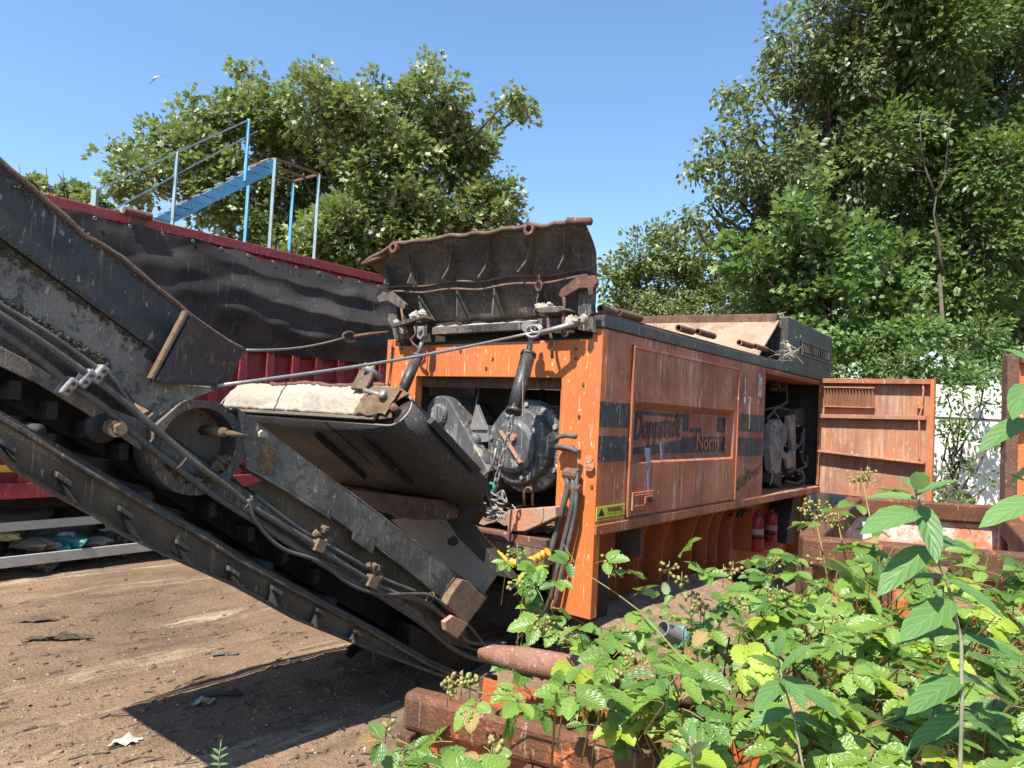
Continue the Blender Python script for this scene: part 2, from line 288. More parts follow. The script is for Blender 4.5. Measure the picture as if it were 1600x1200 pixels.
def leaf_mat(name, top, top2, under, trans=.35, veins=False, rough=.45, spec=.5, va=.5):
    m_, t, b = newmat(name)
    at = N(t, 'ShaderNodeAttribute', attribute_name='tint'); c = mix(t, at.outputs['Fac'], top, top2)
    if veins:
        tc = N(t, 'ShaderNodeTexCoord'); sx = N(t, 'ShaderNodeSeparateXYZ'); t.links.new(tc.outputs['UV'], sx.inputs[0])
        s1 = N(t, 'ShaderNodeMath', operation='SUBTRACT', i={1: .5}); t.links.new(sx.outputs[0], s1.inputs[0])
        ab = N(t, 'ShaderNodeMath', operation='ABSOLUTE'); t.links.new(s1.outputs[0], ab.inputs[0])
        m1 = N(t, 'ShaderNodeMath', operation='MULTIPLY_ADD', i={1: -.75}); t.links.new(ab.outputs[0], m1.inputs[0]); t.links.new(sx.outputs[1], m1.inputs[2])
        m2 = N(t, 'ShaderNodeMath', operation='MULTIPLY', i={1: veins*6.283}); t.links.new(m1.outputs[0], m2.inputs[0])
        co = N(t, 'ShaderNodeMath', operation='COSINE'); t.links.new(m2.outputs[0], co.inputs[0])
        r1 = N(t, 'ShaderNodeMapRange', i={'From Min': .72, 'From Max': .98}); t.links.new(co.outputs[0], r1.inputs[0])
        r2 = N(t, 'ShaderNodeMapRange', i={'From Min': .035, 'From Max': .012}); t.links.new(ab.outputs[0], r2.inputs[0])
        mx = N(t, 'ShaderNodeMath', operation='MAXIMUM'); t.links.new(r1.outputs[0], mx.inputs[0]); t.links.new(r2.outputs[0], mx.inputs[1])
        c = mix(t, mx.outputs[0], c, tuple(min(1, x*1.6+.04) for x in top2), va)
        bp = N(t, 'ShaderNodeBump', i={'Strength': va*1.4, 'Distance': .004}); t.links.new(co.outputs[0], bp.inputs['Height']); bp.invert = True; t.links.new(bp.outputs[0], b.inputs['Normal'])
    g = N(t, 'ShaderNodeNewGeometry'); c2 = mix(t, g.outputs['Backfacing'], c, under, .85)
    t.links.new(c2, b.inputs['Base Color']); b.inputs['Roughness'].default_value = rough; b.inputs['Specular IOR Level'].default_value = spec
    tr = N(t, 'ShaderNodeBsdfTranslucent'); ct = mix(t, .5, c, (top2[0]*1.5, top2[1]*1.6, top2[2]*.5)); t.links.new(ct, tr.inputs[0])
    ms = N(t, 'ShaderNodeMixShader', i={0: trans}); t.links.new(b.outputs[0], ms.inputs[1]); t.links.new(tr.outputs[0], ms.inputs[2])
    t.links.new(ms.outputs[0], t.nodes['Material Output'].inputs[0]); return m_
ML = {
 'maple': leaf_mat('sycamore_leaf', (.09, .14, .03), (.18, .23, .06), (.46, .48, .32), .28),
 'ash': leaf_mat('ash_leaf', (.065, .12, .03), (.14, .205, .06), (.2, .27, .12), .35),
 'olive': leaf_mat('olive_green_leaf', (.075, .11, .035), (.16, .195, .075), (.3, .35, .2), .32),
 'green': leaf_mat('fresh_green_leaf', (.07, .135, .032), (.15, .23, .06), (.24, .32, .14), .38),
 'far': leaf_mat('far_green_leaf', (.10, .15, .035), (.17, .21, .06), (.24, .29, .14), .3),
 'bramble': leaf_mat('bramble_leaf', (.06, .135, .024), (.20, .31, .05), (.45, .52, .33), .32, va=.22, veins=8, rough=.36, spec=.6),
 'young': leaf_mat('young_bramble_leaf', (.26, .38, .04), (.38, .46, .06), (.4, .5, .15), .45, va=.15, veins=8, rough=.4),
 'bud': leaf_mat('buddleia_leaf', (.08, .17, .045), (.13, .24, .07), (.38, .42, .34), .3, veins=5, rough=.5, va=.2),
 'dead': leaf_mat('withered_leaf', (.22, .12, .05), (.38, .28, .10), (.3, .2, .1), .2, veins=9, rough=.7),
 'berry': weather('green_berry', (.25, .28, .06), (.32, .2, .1), (.3, .25, .1), a2=1, streak=0., sp=.2, bump=.2, rough=.5, s=20),
}

# ------------------------------------------------------------------ foliage builders
def bulk(name, mat, parent, verts, nper, faces, tint, uv=None):
    """verts (n*nper,3) world; faces: list of tuples for one leaf"""
    o0 = parent_world(parent); n = len(verts)//nper
    me = bpy.data.meshes.new(name); vv = (verts-np.array(o0)).astype(np.float32)
    me.vertices.add(len(vv)); me.vertices.foreach_set('co', vv.ravel())
    lt = [len(f) for f in faces]; flat = np.concatenate([np.array(f) for f in faces]); L = len(flat)
    idx = (np.arange(n)[:, None]*nper+flat[None, :]).ravel().astype(np.int32)
    me.loops.add(len(idx)); me.loops.foreach_set('vertex_index', idx)
    st = np.cumsum([0]+lt[:-1]); starts = (np.arange(n)[:, None]*L+st[None, :]).ravel().astype(np.int32)
    me.polygons.add(len(starts)); me.polygons.foreach_set('loop_start', starts)
    me.polygons.foreach_set('loop_total', np.tile(lt, n).astype(np.int32))
    at = me.attributes.new('tint', 'FLOAT', 'POINT'); at.data.foreach_set('value', np.repeat(tint, nper).astype(np.float32))
    if uv is not None:
        ul = me.uv_layers.new(name='UVMap'); ul.data.foreach_set('uv', np.tile(np.array(uv)[flat], (n, 1)).ravel().astype(np.float32))
    me.update(calc_edges=True); me.materials.append(mat)
    o = bpy.data.objects.new(name, me); COL.objects.link(o); o.parent = parent
    return o
def norm(a): return a/np.maximum(np.linalg.norm(a, axis=-1, keepdims=True), 1e-9)
def place(tmpl, pos, dirs, nrm, size):
    y = norm(dirs); x = norm(np.cross(y, nrm)); z = np.cross(x, y)
    T = np.array(tmpl)
    return (pos[:, None, :] + size[:, None, None]*(T[None, :, 0:1]*x[:, None, :]+T[None, :, 1:2]*y[:, None, :]+T[None, :, 2:3]*z[:, None, :])).reshape(-1, 3)
KITE = ([(0, 0, 0), (.30, .45, .10), (0, 1, -.08), (-.30, .45, .10)], [(0, 1, 2), (0, 2, 3)])
LANCE = ([(0, 0, 0), (.19, .35, .06), (0, 1, -.1), (-.19, .35, .06)], [(0, 1, 2), (0, 2, 3)])
MAPLE = ([(0, 0, 0), (.42, .05, .06), (.28, .32, .04), (.58, .62, .04), (.2, .62, 0), (0, 1.05, -.05), (-.2, .62, 0), (-.58, .62, .04), (-.28, .32, .04), (-.42, .05, .06)],
         [(0, 1, 2, 3, 4, 5), (0, 5, 6, 7, 8, 9)])
def wiggle(p, q, n, amp, rnd):
    p = V(p); q = V(q); out = []
    for i in range(n+1):
        t = i/n; e = amp*math.sin(math.pi*t)
        out.append(p.lerp(q, t)+V((rnd.uniform(-e, e), rnd.uniform(-e, e), rnd.uniform(-e, e)+e*.5)))
    return out
def tree(name, label, cat, base, top, tr, blobs, mat, tmpl, dens, size, group=None, clump=.42, bark='bark', flat=.35, seed=1, trunks=1, shell=.35):
    """blobs: (centre, r, depth_r)"""
    rnd = random.Random(seed); g = np.random.default_rng(seed)
    t = thing(name, label, cat, base, group)
    mb = MB(); base = V(base); top = V(top)
    for k in range(trunks):
        o = V((rnd.uniform(-.5, .5), rnd.uniform(-.3, .3), 0))*(k > 0)
        path = wiggle(base+o, top+o*3, 7, .25, rnd); mb.tube(path, [tr*(1-.75*i/7)/(1+.4*(k > 0)) for i in range(8)], 7)
    P = []; DR = []
    for (c, r, rd) in blobs:
        c = V(c)
        zt = base.z+(c.z-base.z)*rnd.uniform(.45, .75); f = min(1, max(0, (zt-base.z)/(top.z-base.z)))
        st = base.lerp(top, f); mb.tube(wiggle(st, c, 6, .12*(c-st).length*.6, rnd), [tr*.22*(1-.8*i/6)+.010 for i in range(7)], 5, cap=False)
        nc = max(4, int(dens*r*r*rd/(clump**3)*1.3))
        for _ in range(nc):
            d = norm(g.normal(size=3)); q = g.random()**shell
            if q < .45: q = .45+.5*g.random()
            cc = np.array(c)+d*np.array((r, rd, r))*q*(0.82+.3*noise.noise(V(d*1.7)+c))
            if rnd.random() < .55:
                mb.tube(wiggle(c, cc, 4, .07*r, rnd), [.022, .018, .012, .008, .004], 3, cap=False)
            k = int(g.integers(26, 48)); rr = clump*g.uniform(.6, 1.15)
            off = norm(g.normal(size=(k, 3)))*(g.random((k, 1))**.5)*rr*np.array((1, 1, .75))
            P.append(cc+off); DR.append(norm(d*.9+off/rr*.8+np.array((0, 0, .1))+g.normal(size=(k, 3))*.35))
    P = np.concatenate(P); DR = np.concatenate(DR); n = len(P)
    nr = norm(np.array((0, 0, 1.0))*(1-flat)+np.array(sdir)*.45+g.normal(size=(n, 3))*(.45+flat))
    DR[:, 2] -= .35
    vs = place(tmpl[0], P, DR, nr, size*g.uniform(.6, 1.25, n))
    ti = np.clip(g.random(n)*.7+.3*(np.sin(P[:, 0]*1.3)*np.cos(P[:, 2]*1.7)*.5+.5), 0, 1)
    mb.build('trunk', MA[bark], t, smooth=True)
    bulk('crown', mat, t, vs, len(tmpl[0]), tmpl[1], ti)
    return t
def PB(lst, d, jd=.8, rd=1.6, seed=3):
    rr = random.Random(seed); out = []
    for (x, y, r) in lst:
        dd = d+rr.uniform(-jd, jd); R_ = r/F*dd
        out.append((D(x, y, dd), R_, max(R_*.8, min(rd, R_*1.6))))
    return out

# ================================================================== SETTING
def soil_h(x, y):
    a, b, _ = toM(V((x, y, 0)))
    h = .035*noise.noise(V((x*.8, y*.8, 0)))+.05*noise.noise(V((b*.9, a*.13, 5)))
    if x < 1.4 and y < 9: h += .014*noise.noise(V((x*4, y*4, 2)))+.010*noise.noise(V((b*7, a*1.2, 2)))+.008*max(0, noise.noise(V((x*13, y*13, 2))))+.005*noise.noise(V((x*27, y*27, 4)))
    e = min(1, max(0, (x-.35*y+1.9)/1.2)) if y < 3.4 else 0
    return h
g = MB()
gx = [-14+i*.25 for i in range(28)]+[-7+i*.024 for i in range(345)]+[1.3+i*.18 for i in range(72)]
gy = [.5+i*.1 for i in range(24)]+[2.9+i*.026 for i in range(230)]+[8.9+i*.2 for i in range(88)]
nx = len(gx); g.v = [V((x, y, soil_h(x, y))) for y in gy for x in gx]
g.f = [(j*nx+i, j*nx+i+1, (j+1)*nx+i+1, (j+1)*nx+i) for j in range(len(gy)-1) for i in range(nx-1)]
go = g.build('ground', MA['ground'], smooth=True); tag(go, 'brown trodden soil of the yard', 'ground', kind='structure')
g = MB(); g.add([(-400, -200, -.12), (400, -200, -.12), (400, 600, -.12), (-400, 600, -.12)], [(0, 1, 2, 3)])
tag(g.build('terrain', MA['ground']), 'flat ground reaching the horizon', 'ground', kind='structure')

# loose stones and chips
rnd = random.Random(5)
g = MB()
for i in range(420):
    p = on(rnd.uniform(-20, 680), rnd.uniform(930, 1210), 'c', 0.0); p.z = soil_h(p.x, p.y)+.004
    r = rnd.choice([.004, .005, .006, .008, .012]); g.blob(p, r, i, 3, .6, (1, rnd.uniform(.5, 1), .5))
tag(g.build('gravel', MA['dust']), 'pale grit and wood chips scattered on the soil', 'gravel', kind='stuff')
g = MB()
for i in range(150):
    p = on(rnd.uniform(-20, 640), rnd.uniform(910, 1205), 'c', 0.0); p.z = soil_h(p.x, p.y)+.006
    an = rnd.uniform(.2, 1.3); L = rnd.uniform(.03, .12); d = V((math.cos(an), math.sin(an), rnd.uniform(-.05, .15)))
    g.bar(p, p+d*L, rnd.uniform(.004, .014), .005)
tag(g.build('wood_splinters', MA['bark']), 'dark wood splinters littering the soil', 'splinters', kind='stuff')

g = MB()
for i in range(700):
    p = on(rnd.uniform(-20, 700), 905+300*rnd.random()**.8, 'c', 0.0); p.z = soil_h(p.x, p.y)
    g.blob(p, rnd.choice([.008, .01, .013, .018, .03]), i, 4, .8, (1, 1, .55))
tag(g.build('soil_clods', MA['ground']), 'small brown soil clods scattered over the yard', 'soil', kind='stuff')
def crumple(name, mat, px, py, sz, label, cat, seed, hgt=.04, asp=.5, group=None, c=0.0, n=10):
    p0 = on(px, py, 'c', c); z0 = soil_h(p0.x, p0.y) if c == 0 else c
    q = MB()
    def f(u, v):
        x = (u-.5)*sz*(1+.3*noise.noise(V((v*3, seed, 0)))); y = (v-.5)*sz*asp*(1+.4*noise.noise(V((u*3, seed, 3))))
        return V((p0.x+x, p0.y+y+x*.3, z0+.008+hgt*(.5+noise.noise(V((u*4, v*4, seed*1.7))))*(1-.7*abs(2*u-1))))
    q.grid(f, n, n); o = q.build(name, mat, solid=.003)
    tag(o, label, cat, group); return o
crumple('plastic_scrap', MA['alu'], 196, 1163, .15, 'crumpled pale plastic scrap lying on bare soil at bottom left', 'scrap', 1, .05)
crumple('plastic_scrap', MA['hose'], 352, 1022, .2, 'grey blue plastic scrap on the pale dry streak of soil', 'scrap', 2, .03, .3)
crumple('rubber_strip', MA['dirtdark'], 90, 998, .5, 'torn twisted black rubber strip lying on the soil', 'scrap', 3, .07, .16)
crumple('flat_stone', MA['dust'], 318, 1100, .13, 'flat tan stone lying beside the conveyor shadow', 'stone', 4, .05, .6)
crumple('bark_piece', MA['bark'], 60, 972, .3, 'long brown bark piece on sunlit soil near trailer shadow', 'bark piece', 6, .04, .2)
crumple('bark_piece', MA['bark'], 340, 1090, .3, 'short curled bark piece beside the flat tan stone', 'bark piece', 7, .04, .25)

# ================================================================== SHREDDER
SH = thing('shredder_machine', 'large orange industrial shredder with black raised hopper flap and open engine door', 'shredder', M(0, 0, 0))
TOP, BOT, W_ = 2.95, 1.25, 2.65
# front frame (arch shaped)
PA0 = lambda x, y: on(x, y, 'a', 0)
Lx = toM(PA0(650, 588)); Rx = toM(PA0(877, 590)); bL = Lx[1]; bR = Rx[1]; cT = (Lx[2]+Rx[2])/2
cN = toM(PA0(925, 529))[2]
poly = [M(0, 0, .55), M(0, 0, TOP), M(0, .1, TOP), M(0, .1, cN), M(0, W_-.12, cN-.02), M(0, W_-.12, TOP-.03), M(0, W_, TOP-.03), M(0, W_, 1.6), M(0, bL, 1.6), M(0, bL, cT), M(0, bR, cT), M(0, bR, .55)]
g = MB(); g.prism(poly, XD*.10); g.build('front_frame', MA['orange'], SH, bevel=.006)
g = MB()
g.mbox(.10, .13, bR-.02, bL+.02, cT-.10, cT+.02); g.build('lintel_lip', MA['rust'], SH)
for (x, y0, y1) in ((668, 538, 584), (613, 532, 600), (826, 532, 584)):
    p = on(x, y0, 'a', -.006); g = MB(); g.bar(p, V((p.x, p.y, on(x, y1, 'a', -.006).z)), .018, .012); g.build('weld_seam', MA['orange'], SH)
for (x, y) in ((628, 545), (655, 560), (720, 548), (770, 560), (900, 560), (912, 600), (905, 650), (925, 760), (900, 545), (760, 575)):
    g = MB(); g.lathe(on(x, y, 'a', -.001), -XD, [(.014, 0), (.014, .012), (0, .012)], 6); g.build('frame_bolt', MA['rust'], SH)
# interior
g = MB(); g.mbox(.1, 1.2, bL+.15, bL+.2, .9, cT+.35); g.mbox(1.1, 1.15, .15, bL+.15, .9, cT-.06); g.mbox(.1, 1.1, .12, .15, BOT, cT+.3)
g.mbox(.1, 1.15, .15, bL+.15, cT+.3, cT+.34)
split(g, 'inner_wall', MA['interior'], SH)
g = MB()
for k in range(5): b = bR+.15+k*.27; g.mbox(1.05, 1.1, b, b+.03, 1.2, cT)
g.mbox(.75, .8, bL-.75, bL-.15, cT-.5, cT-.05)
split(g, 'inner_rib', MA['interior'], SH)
# deck with spilled material below opening
g = MB()
def ff(u, v):
    a = -.15+1.2*u; b = bR-.05+(bL-bR+.1)*v
    return M(a, b, 1.22+.12*noise.noise(V((a*3, b*3, 1)))+.10*u+.05*noise.noise(V((a*11, b*11, 1))))
g.grid(ff, 24, 40); g.build('spilled_dirt', MA['dirt'], SH, smooth=True)
g = MB(); rnd = random.Random(9)
for i in range(150):
    a = rnd.uniform(-.15, .5); b = rnd.uniform(bR-.03, bL); c = 1.30+rnd.uniform(-.05, .06); an = rnd.uniform(0, 3.1)
    p = M(a, b, c); g.bar(p, p+(XD*math.cos(an)*.5+YD*math.sin(an)+V((0, 0, rnd.uniform(-.3, .3))))*rnd.uniform(.05, .2), .008)
tag(g.build('twigs', MA['dust'], SH), kind='stuff')
g = MB(); g.mbox(-.18, .09, bR-.05, bL-.02, 1.08, 1.17); g.build('deck_plate', MA['rust'], SH, bevel=.01)
# orange beam under opening
q = [on(x, y, 'a', -.2) for x, y in ((793, 797), (868, 792), (868, 808), (820, 830), (793, 830))]
g = MB(); g.prism(q, XD*.19); g.build('bumper_beam', MA['bone'], SH, bevel=.006)
g = MB(); g.tube([on(x, y, 'a', -.12) for x, y in ((819, 790), (819, 768), (823, 762), (829, 762), (832, 768), (832, 790))], .011, 8); g.build('lifting_eye', MA['rust'], SH, smooth=True)
# gearbox main
def gearbox(cx, cy, a0, k, bolts=12):
    c = on(cx, cy, 'a', a0); _, b, z = toM(c)
    ax = XD
    gb = MB(); gb.lathe(M(a0, b, z), ax, [(0, 0), (.20*k, 0), (.24*k, .025), (.24*k, .08)], 40)
    o = gb.build('gearbox', MA['gear'], SH, bevel=0)
    g2 = MB(); g2.lathe(M(a0, b, z), ax, [(.24*k, .06), (.33*k, .07), (.345*k, .09), (.345*k, .2), (.42*k, .21), (.43*k, .23), (.43*k, .3), (.39*k, .32), (.39*k, .75)], 40); g2.build('flange', MA['gear'], o)
    g3 = MB()
    for i in range(bolts):
        an = 2*math.pi*i/bolts
        p = M(a0+.185, b+math.cos(an)*.385*k, z+math.sin(an)*.385*k); g3.lathe(p, ax, [(0, 0), (.025, .0), (.025, .03)], 6)
        if i % 2 == 0:
            p = M(a0+.045, b+math.cos(an+.2)*.29*k, z+math.sin(an+.2)*.29*k); g3.lathe(p, ax, [(0, 0), (.018, .0), (.018, .03)], 6)
    split(g3, 'bolt', MA['engine'], o)
    return o, b, z
gbx, gb_b, gb_z = gearbox(799, 697, -.04, 1.0)
g = MB(); g.lathe(M(-.075, gb_b-.03, gb_z+.08), XD, [(0, 0), (.03, 0), (.03, .04)], 12); g.bar(M(-.06, gb_b+.12, gb_z+.13), M(-.06, gb_b-.13, gb_z-.14), .03, .02); g.build('handle_bar', MA['bone'], gbx)
# tilted shaft cover (stadium)
g = MB(); p1 = on(687, 648, 'a', .02); p2 = on(740, 740, 'a', .02)
def stadium(p1, p2, r1, r2, a, th, mb):
    d = (p2-p1); b1 = toM(p1); b2 = toM(p2); an = math.atan2(b2[2]-b1[2], b2[1]-b1[1]); pts = []
    for i in range(13): t = an+math.pi/2+math.pi*i/12; pts.append(M(a, b1[1]+math.cos(t)*r1, b1[2]+math.sin(t)*r1))
    for i in range(13): t = an-math.pi/2+math.pi*i/12; pts.append(M(a, b2[1]+math.cos(t)*r2, b2[2]+math.sin(t)*r2))
    mb.prism(pts, XD*th)
stadium(p1, p2, .19, .17, .02, .14, g); o = g.build('shaft_cover', MA['gear'], SH, bevel=.012)
g = MB(); g.lathe(p1-XD*.05, XD, [(0, .0), (.09, .0), (.11, .03), (.11, .08)], 24); g.build('shaft_cap', MA['gear'], o)
g = MB(); stadium(on(700, 650, 'a', .16), on(760, 745, 'a', .16), .2, .17, .16, .4, g); g.build('drive_housing', MA['interior'], SH, bevel=.02)
# guard plates between
g = MB(); g.prism([on(x, y, 'a', .1) for x, y in ((744, 632), (733, 672), (760, 672))], XD*.05); g.prism([on(x, y, 'a', .02) for x, y in ((742, 700), (742, 758), (764, 735))], XD*.06); g.prism([on(x, y, 'a', .12) for x, y in ((738, 668), (762, 665), (764, 690), (740, 692))], XD*.2)
split(g, 'guard_plate', MA['steel'], SH, bevel=.004)
g = MB(); g.lathe(on(735, 690, 'a', .05), XD, [(0, 0), (.06, 0), (.08, .03), (.08, .2)], 18); g.lathe(on(728, 660, 'a', .1), XD, [(0, 0), (.035, 0), (.035, .2)], 8); split(g, 'bearing_cap', MA['gear'], SH)
g = MB(); g.tube([on(x, y, 'a', -.05) for x, y in ((745, 752), (765, 735), (772, 718), (775, 700))], .012, 6); g.tube([on(752, 590, 'a', .3), on(738, 660, 'a', .2)], .006, 5); split(g, 'small_pipe', MA['steel'], SH, smooth=True)

# side wall, plane b = 0 : pieces in (a, c)
S = lambda x, y: toM(on(x, y, 'b', 0))
aD0 = S(983, 660)[0]; aD1 = S(1149, 660)[0]; aO0 = S(1194, 660)[0]; aO1 = 6.55; cDt = S(985, 540)[2]; cDb = S(977, 808)[2]
cOt = S(1196, 579)[2]; cOb = S(1192, 772)[2]
print('door a', aD0, aD1, 'opening', aO0, 'c', cDt, cDb, cOt, cOb, 'bL,bR,cT', bL, bR, cT)
g = MB(); g.mbox(.1, aD0, 0, .04, BOT, TOP); g.build('corner_panel', MA['side'], SH, bevel=.004)
g = MB(); g.mbox(aD0, aD1, 0, .04, cDt+.012, TOP); g.mbox(aD0, aD1, 0, .04, BOT, cDb-.012); g.mbox(aD1, aO0, 0, .04, BOT, TOP)
g.build('side_panel', MA['side'], SH, bevel=.004)
g = MB(); g.mbox(aO0, aO1+.35, 0, .04, cOt, TOP); g.mbox(aO1, aO1+.35, .0, .04, cOb, cOt); g.build('engine_bay_surround', MA['side'], SH, bevel=.004)
g = MB(); g.mbox(aO0, aO1+.35, 0, .9, BOT+.02, cOb-.02); g.build('engine_bay_sill', MA['doorin'], SH, bevel=.006)
g = MB(); g.mbox(-.0, 6.9, -.02, -.001, BOT-.01, BOT+.07); g.build('bottom_rail', MA['side'], SH, bevel=.004)
# hatch door with recess
cR1 = S(985, 627)[2]; cR0 = S(980, 724)[2]; aR0 = aD0+.05; aR1 = S(1146, 660)[0]-.03
hd = MB(); fr = .012
a0, a1, c0, c1 = aD0+fr, aD1-fr, cDb, cDt
hd.mbox(a0, a1, -.02, .02, cR1, c1); hd.mbox(a0, a1, -.02, .02, c0, cR0); hd.mbox(a0, aR0, -.02, .02, cR0, cR1); hd.mbox(aR1, a1, -.02, .02, cR0, cR1)
hatch = hd.build('hatch_door', MA['side'], SH, bevel=.004)
rp = MB(); e = .07
rp.add([M(aR0+e, .07, cR0+e*.9), M(aR1-e*.6, .07, cR0+e*.9), M(aR1-e*.6, .07, cR1-e*.9), M(aR0+e, .07, cR1-e*.9)], [(0, 3, 2, 1)])
rp.build('recess_panel', MA['side'], hatch)
rp = MB(); A = [M(aR0, -.018, cR0), M(aR1, -.018, cR0), M(aR1, -.018, cR1), M(aR0, -.018, cR1), M(aR0+e, .07, cR0+e*.9), M(aR1-e*.6, .07, cR0+e*.9), M(aR1-e*.6, .07, cR1-e*.9), M(aR0+e, .07, cR1-e*.9)]
rp.add(A, [(0, 4, 5, 1), (1, 5, 6, 2), (2, 6, 7, 3), (3, 7, 4, 0)]); rp.build('recess_rim', MA['side'], hatch)
g = MB(); g.mbox(aD0-.004, aD1+.004, -.035, -.021, cDt-.02, cDt+.004); g.mbox(aD0-.006, aD0+.012, -.03, -.021, cDb, cDt); g.mbox(aD1-.014, aD1+.012, -.035, -.021, cDb, cDt); g.build('hatch_edge', MA['side'], hatch, bevel=.003)
lt = MB(); la, _, lc = S(980, 798); lt.mbox(la+.02, la+.42, -.04, -.021, lc+.0, lc+.16); lt.mbox(la+.06, la+.38, -.05, -.041, lc+.03, lc+.045); lt.mbox(la+.06, la+.38, -.05, -.041, lc+.125, lc+.14); lt.mbox(la+.22, la+.36, -.06, -.041, lc+.05, lc+.12)
lt = lt.build('latch', MA['side'], hatch, bevel=.004)
g = MB(); g.mbox(la+.25, la+.34, -.066, -.061, lc+.06, lc+.11); g.build('keyhole_plate', MA['dark'], lt)
# stripes
cs = [S(937, 627)[2], S(937, 667)[2], S(937, 681)[2], S(935, 722)[2]]
g = MB()
for (a0, a1) in ((.0, aD0-.01), (aD1+.015, aO0)):
    g.mbox(a0, a1, -.004, -.0005, cs[1], cs[0]); g.mbox(a0, a1, -.004, -.0005, cs[3], cs[2])
split(g, 'black_stripe', MA['stripe'], SH)
# decal artwork inside recess (b = .07 plane)
r0, r1 = aR0+e, aR1-e*.6; z0, z1 = cR0+e*.9, cR1-e*.9; wR = r1-r0; hR = z1-z0
g = MB()
def pr(pts, b=.066): g.prism([M(r0+wR*u, b, z0+hR*v) for u, v in pts], YD*.003)
pr([(0, .98), (.0, .90), (.5, .86), (.5, .96)]); pr([(.5, .98), (.5, .55), (.56, .55), (.56, .98)]); pr([(.58, .52), (.58, .62), (.7, .64), (.7, .52)]); pr([(.9, .55), (.9, .95), (1, .95), (1, .55)])
pr([(.0, .02), (.0, .14), (.5, .34), (.5, .42), (1, .42), (1, .02)])
split(g, 'logo_band', MA['stripe'], hatch)
def text(body, origin, xdir, updir, size, mat, parent, name, shear=0, ext=.001, xs=1.0, bold=0.0):
    cu = bpy.data.curves.new('t', 'FONT'); cu.body = body; cu.size = 1; cu.extrude = 0; cu.shear = shear; cu.offset = bold
    ob = bpy.data.objects.new('t', cu); COL.objects.link(ob)
    dg = bpy.context.evaluated_depsgraph_get(); me = bpy.data.meshes.new_from_object(ob.evaluated_get(dg))
    bpy.data.objects.remove(ob)
    x = V(xdir).normalized(); u = V(updir).normalized(); n = x.cross(u); q = MB()
    vs = [V(origin)+x*v.co.x*size*xs+u*v.co.y*size+n*.004 for v in me.vertices]
    q.add(vs, [tuple(p.vertices) for p in me.polygons]); return q.build(name, mat, parent, solid=.001)
UP = V((0, 0, 1))
dx = XD*wR*.5+UP*hR*.10
text('Doppstadt', M(r0+wR*.03, .063, z0+hR*.34), dx, UP, .34, MA['wornink'], hatch, 'lettering', shear=.25, xs=(wR*.5)/(.34*4.9), bold=.016)
text('Norm', M(r0+wR*.64, .061, z0+hR*.1), XD, UP, .24, MA['letter_orange'], hatch, 'lettering', xs=(wR*.27)/(.24*2.45), bold=.01)
bp_ = M(*[S(1150, 768)[0], -.004, S(1150, 768)[2]]); bq = M(S(1190, 735)[0], -.004, S(1190, 735)[2])
text('BioPower', bp_, bq-bp_, UP, .22, MA['ink'], SH, 'lettering', shear=.3, xs=(bq-bp_).length/(.22*4.1), bold=.0)
# warning decal
wa0, wa1 = .015, S(975, 800)[0]; wc1 = S(930, 793)[2]; wc0 = S(930, 815)[2]
g = MB(); g.mbox(wa0, wa1, -.006, -.001, wc0, wc1); wd = g.build('warning_sticker', MA['decal'], SH)
text('WARNING', M(wa0+.17, -.007, wc1-.055), XD, UP, .062, MA['ink'], wd, 'lettering', xs=.85, bold=.012)
g = MB(); g.prism([M(wa0+.02, -.008, wc0+.04), M(wa0+.13, -.008, wc0+.04), M(wa0+.075, -.008, wc0+.105)], YD*.001)
for u0, u1 in ((.17, .27), (.35, .45)): g.mbox(wa0+u0, wa0+u1, -.008, -.0065, wc0+.046, wc0+.05)
for k in range(14): g.mbox(wa0+.02+k*.036, wa0+.02+k*.036+.026, -.008, -.0065, wc0+.01, wc0+.02)
g.build('warning_symbol', MA['ink'], wd)
text('OR', M(wa0+.285, -.007, wc0+.036), XD, UP, .03, MA['ink'], wd, 'lettering')
# paint runs and bird droppings
g = MB()
for (x0, y0, x1, y1, w0) in ((1012, 700, 1014, 735, 9), (1013, 735, 1014, 780, 4), (1033, 692, 1034, 722, 4)):
    p = on(x0, y0, 'b', -.024); q = on(x1, y1, 'b', -.024); ww = w0/160.
    g.prism([p-XD*ww, p+XD*ww, q+XD*ww*.35, q-XD*ww*.35], YD*.003)
split(g, 'paint_run', MA['bluepaint'], hatch)
g = MB(); rnd = random.Random(4)
for (x, y, l, ww) in ((1187, 585, 45, 5), (1190, 590, 30, 4), (1165, 590, 40, 3), (1172, 620, 50, 4)):
    p = on(x, y, 'b', -.006); q = on(x-1, y+l, 'b', -.006); w0 = ww/130.; g.prism([p-XD*w0, p+XD*w0, q+XD*w0*.2, q-XD*w0*.2], YD*.003)
split(g, 'paint_splash', MA['whitepaint'], SH)

# hood and roof
hT = toM(on(938, 487, 'b', 0))[2]
g = MB(); g.mbox(-.02, S(1226, 560)[0], -.02, .35, TOP+.002, hT-.02); g.build('hood_strip', MA['black'], SH, bevel=.012)
aE0 = S(1228, 560)[0]; aE1 = aO1+.45; cE1 = toM(on(1262, 509, 'b', .0))[2]
g = MB(); g.prism([M(aE0-.02, -.025, TOP+.005), M(aE1, -.025, TOP+.005), M(aE1, -.025, cE1-.03), M(aE0-.02, -.025, cE1)], YD*1.9)
ex = g.build('exhaust_hood', MA['black'], SH, bevel=.015)
v0 = toM(on(1253, 535, 'b', -.03)); v1 = toM(on(1293, 565, 'b', -.03))
g = MB(); g.mbox(v0[0], v1[0], -.035, -.027, v1[2], v0[2]); g.build('vent_recess', MA['dark'], ex)
g = MB()
for k in range(14):
    a = v0[0]+.03+(v1[0]-v0[0]-.06)*k/13; g.bar(M(a, -.045, v1[2]+.02), M(a, -.045, v0[2]-.02), .03, .012)
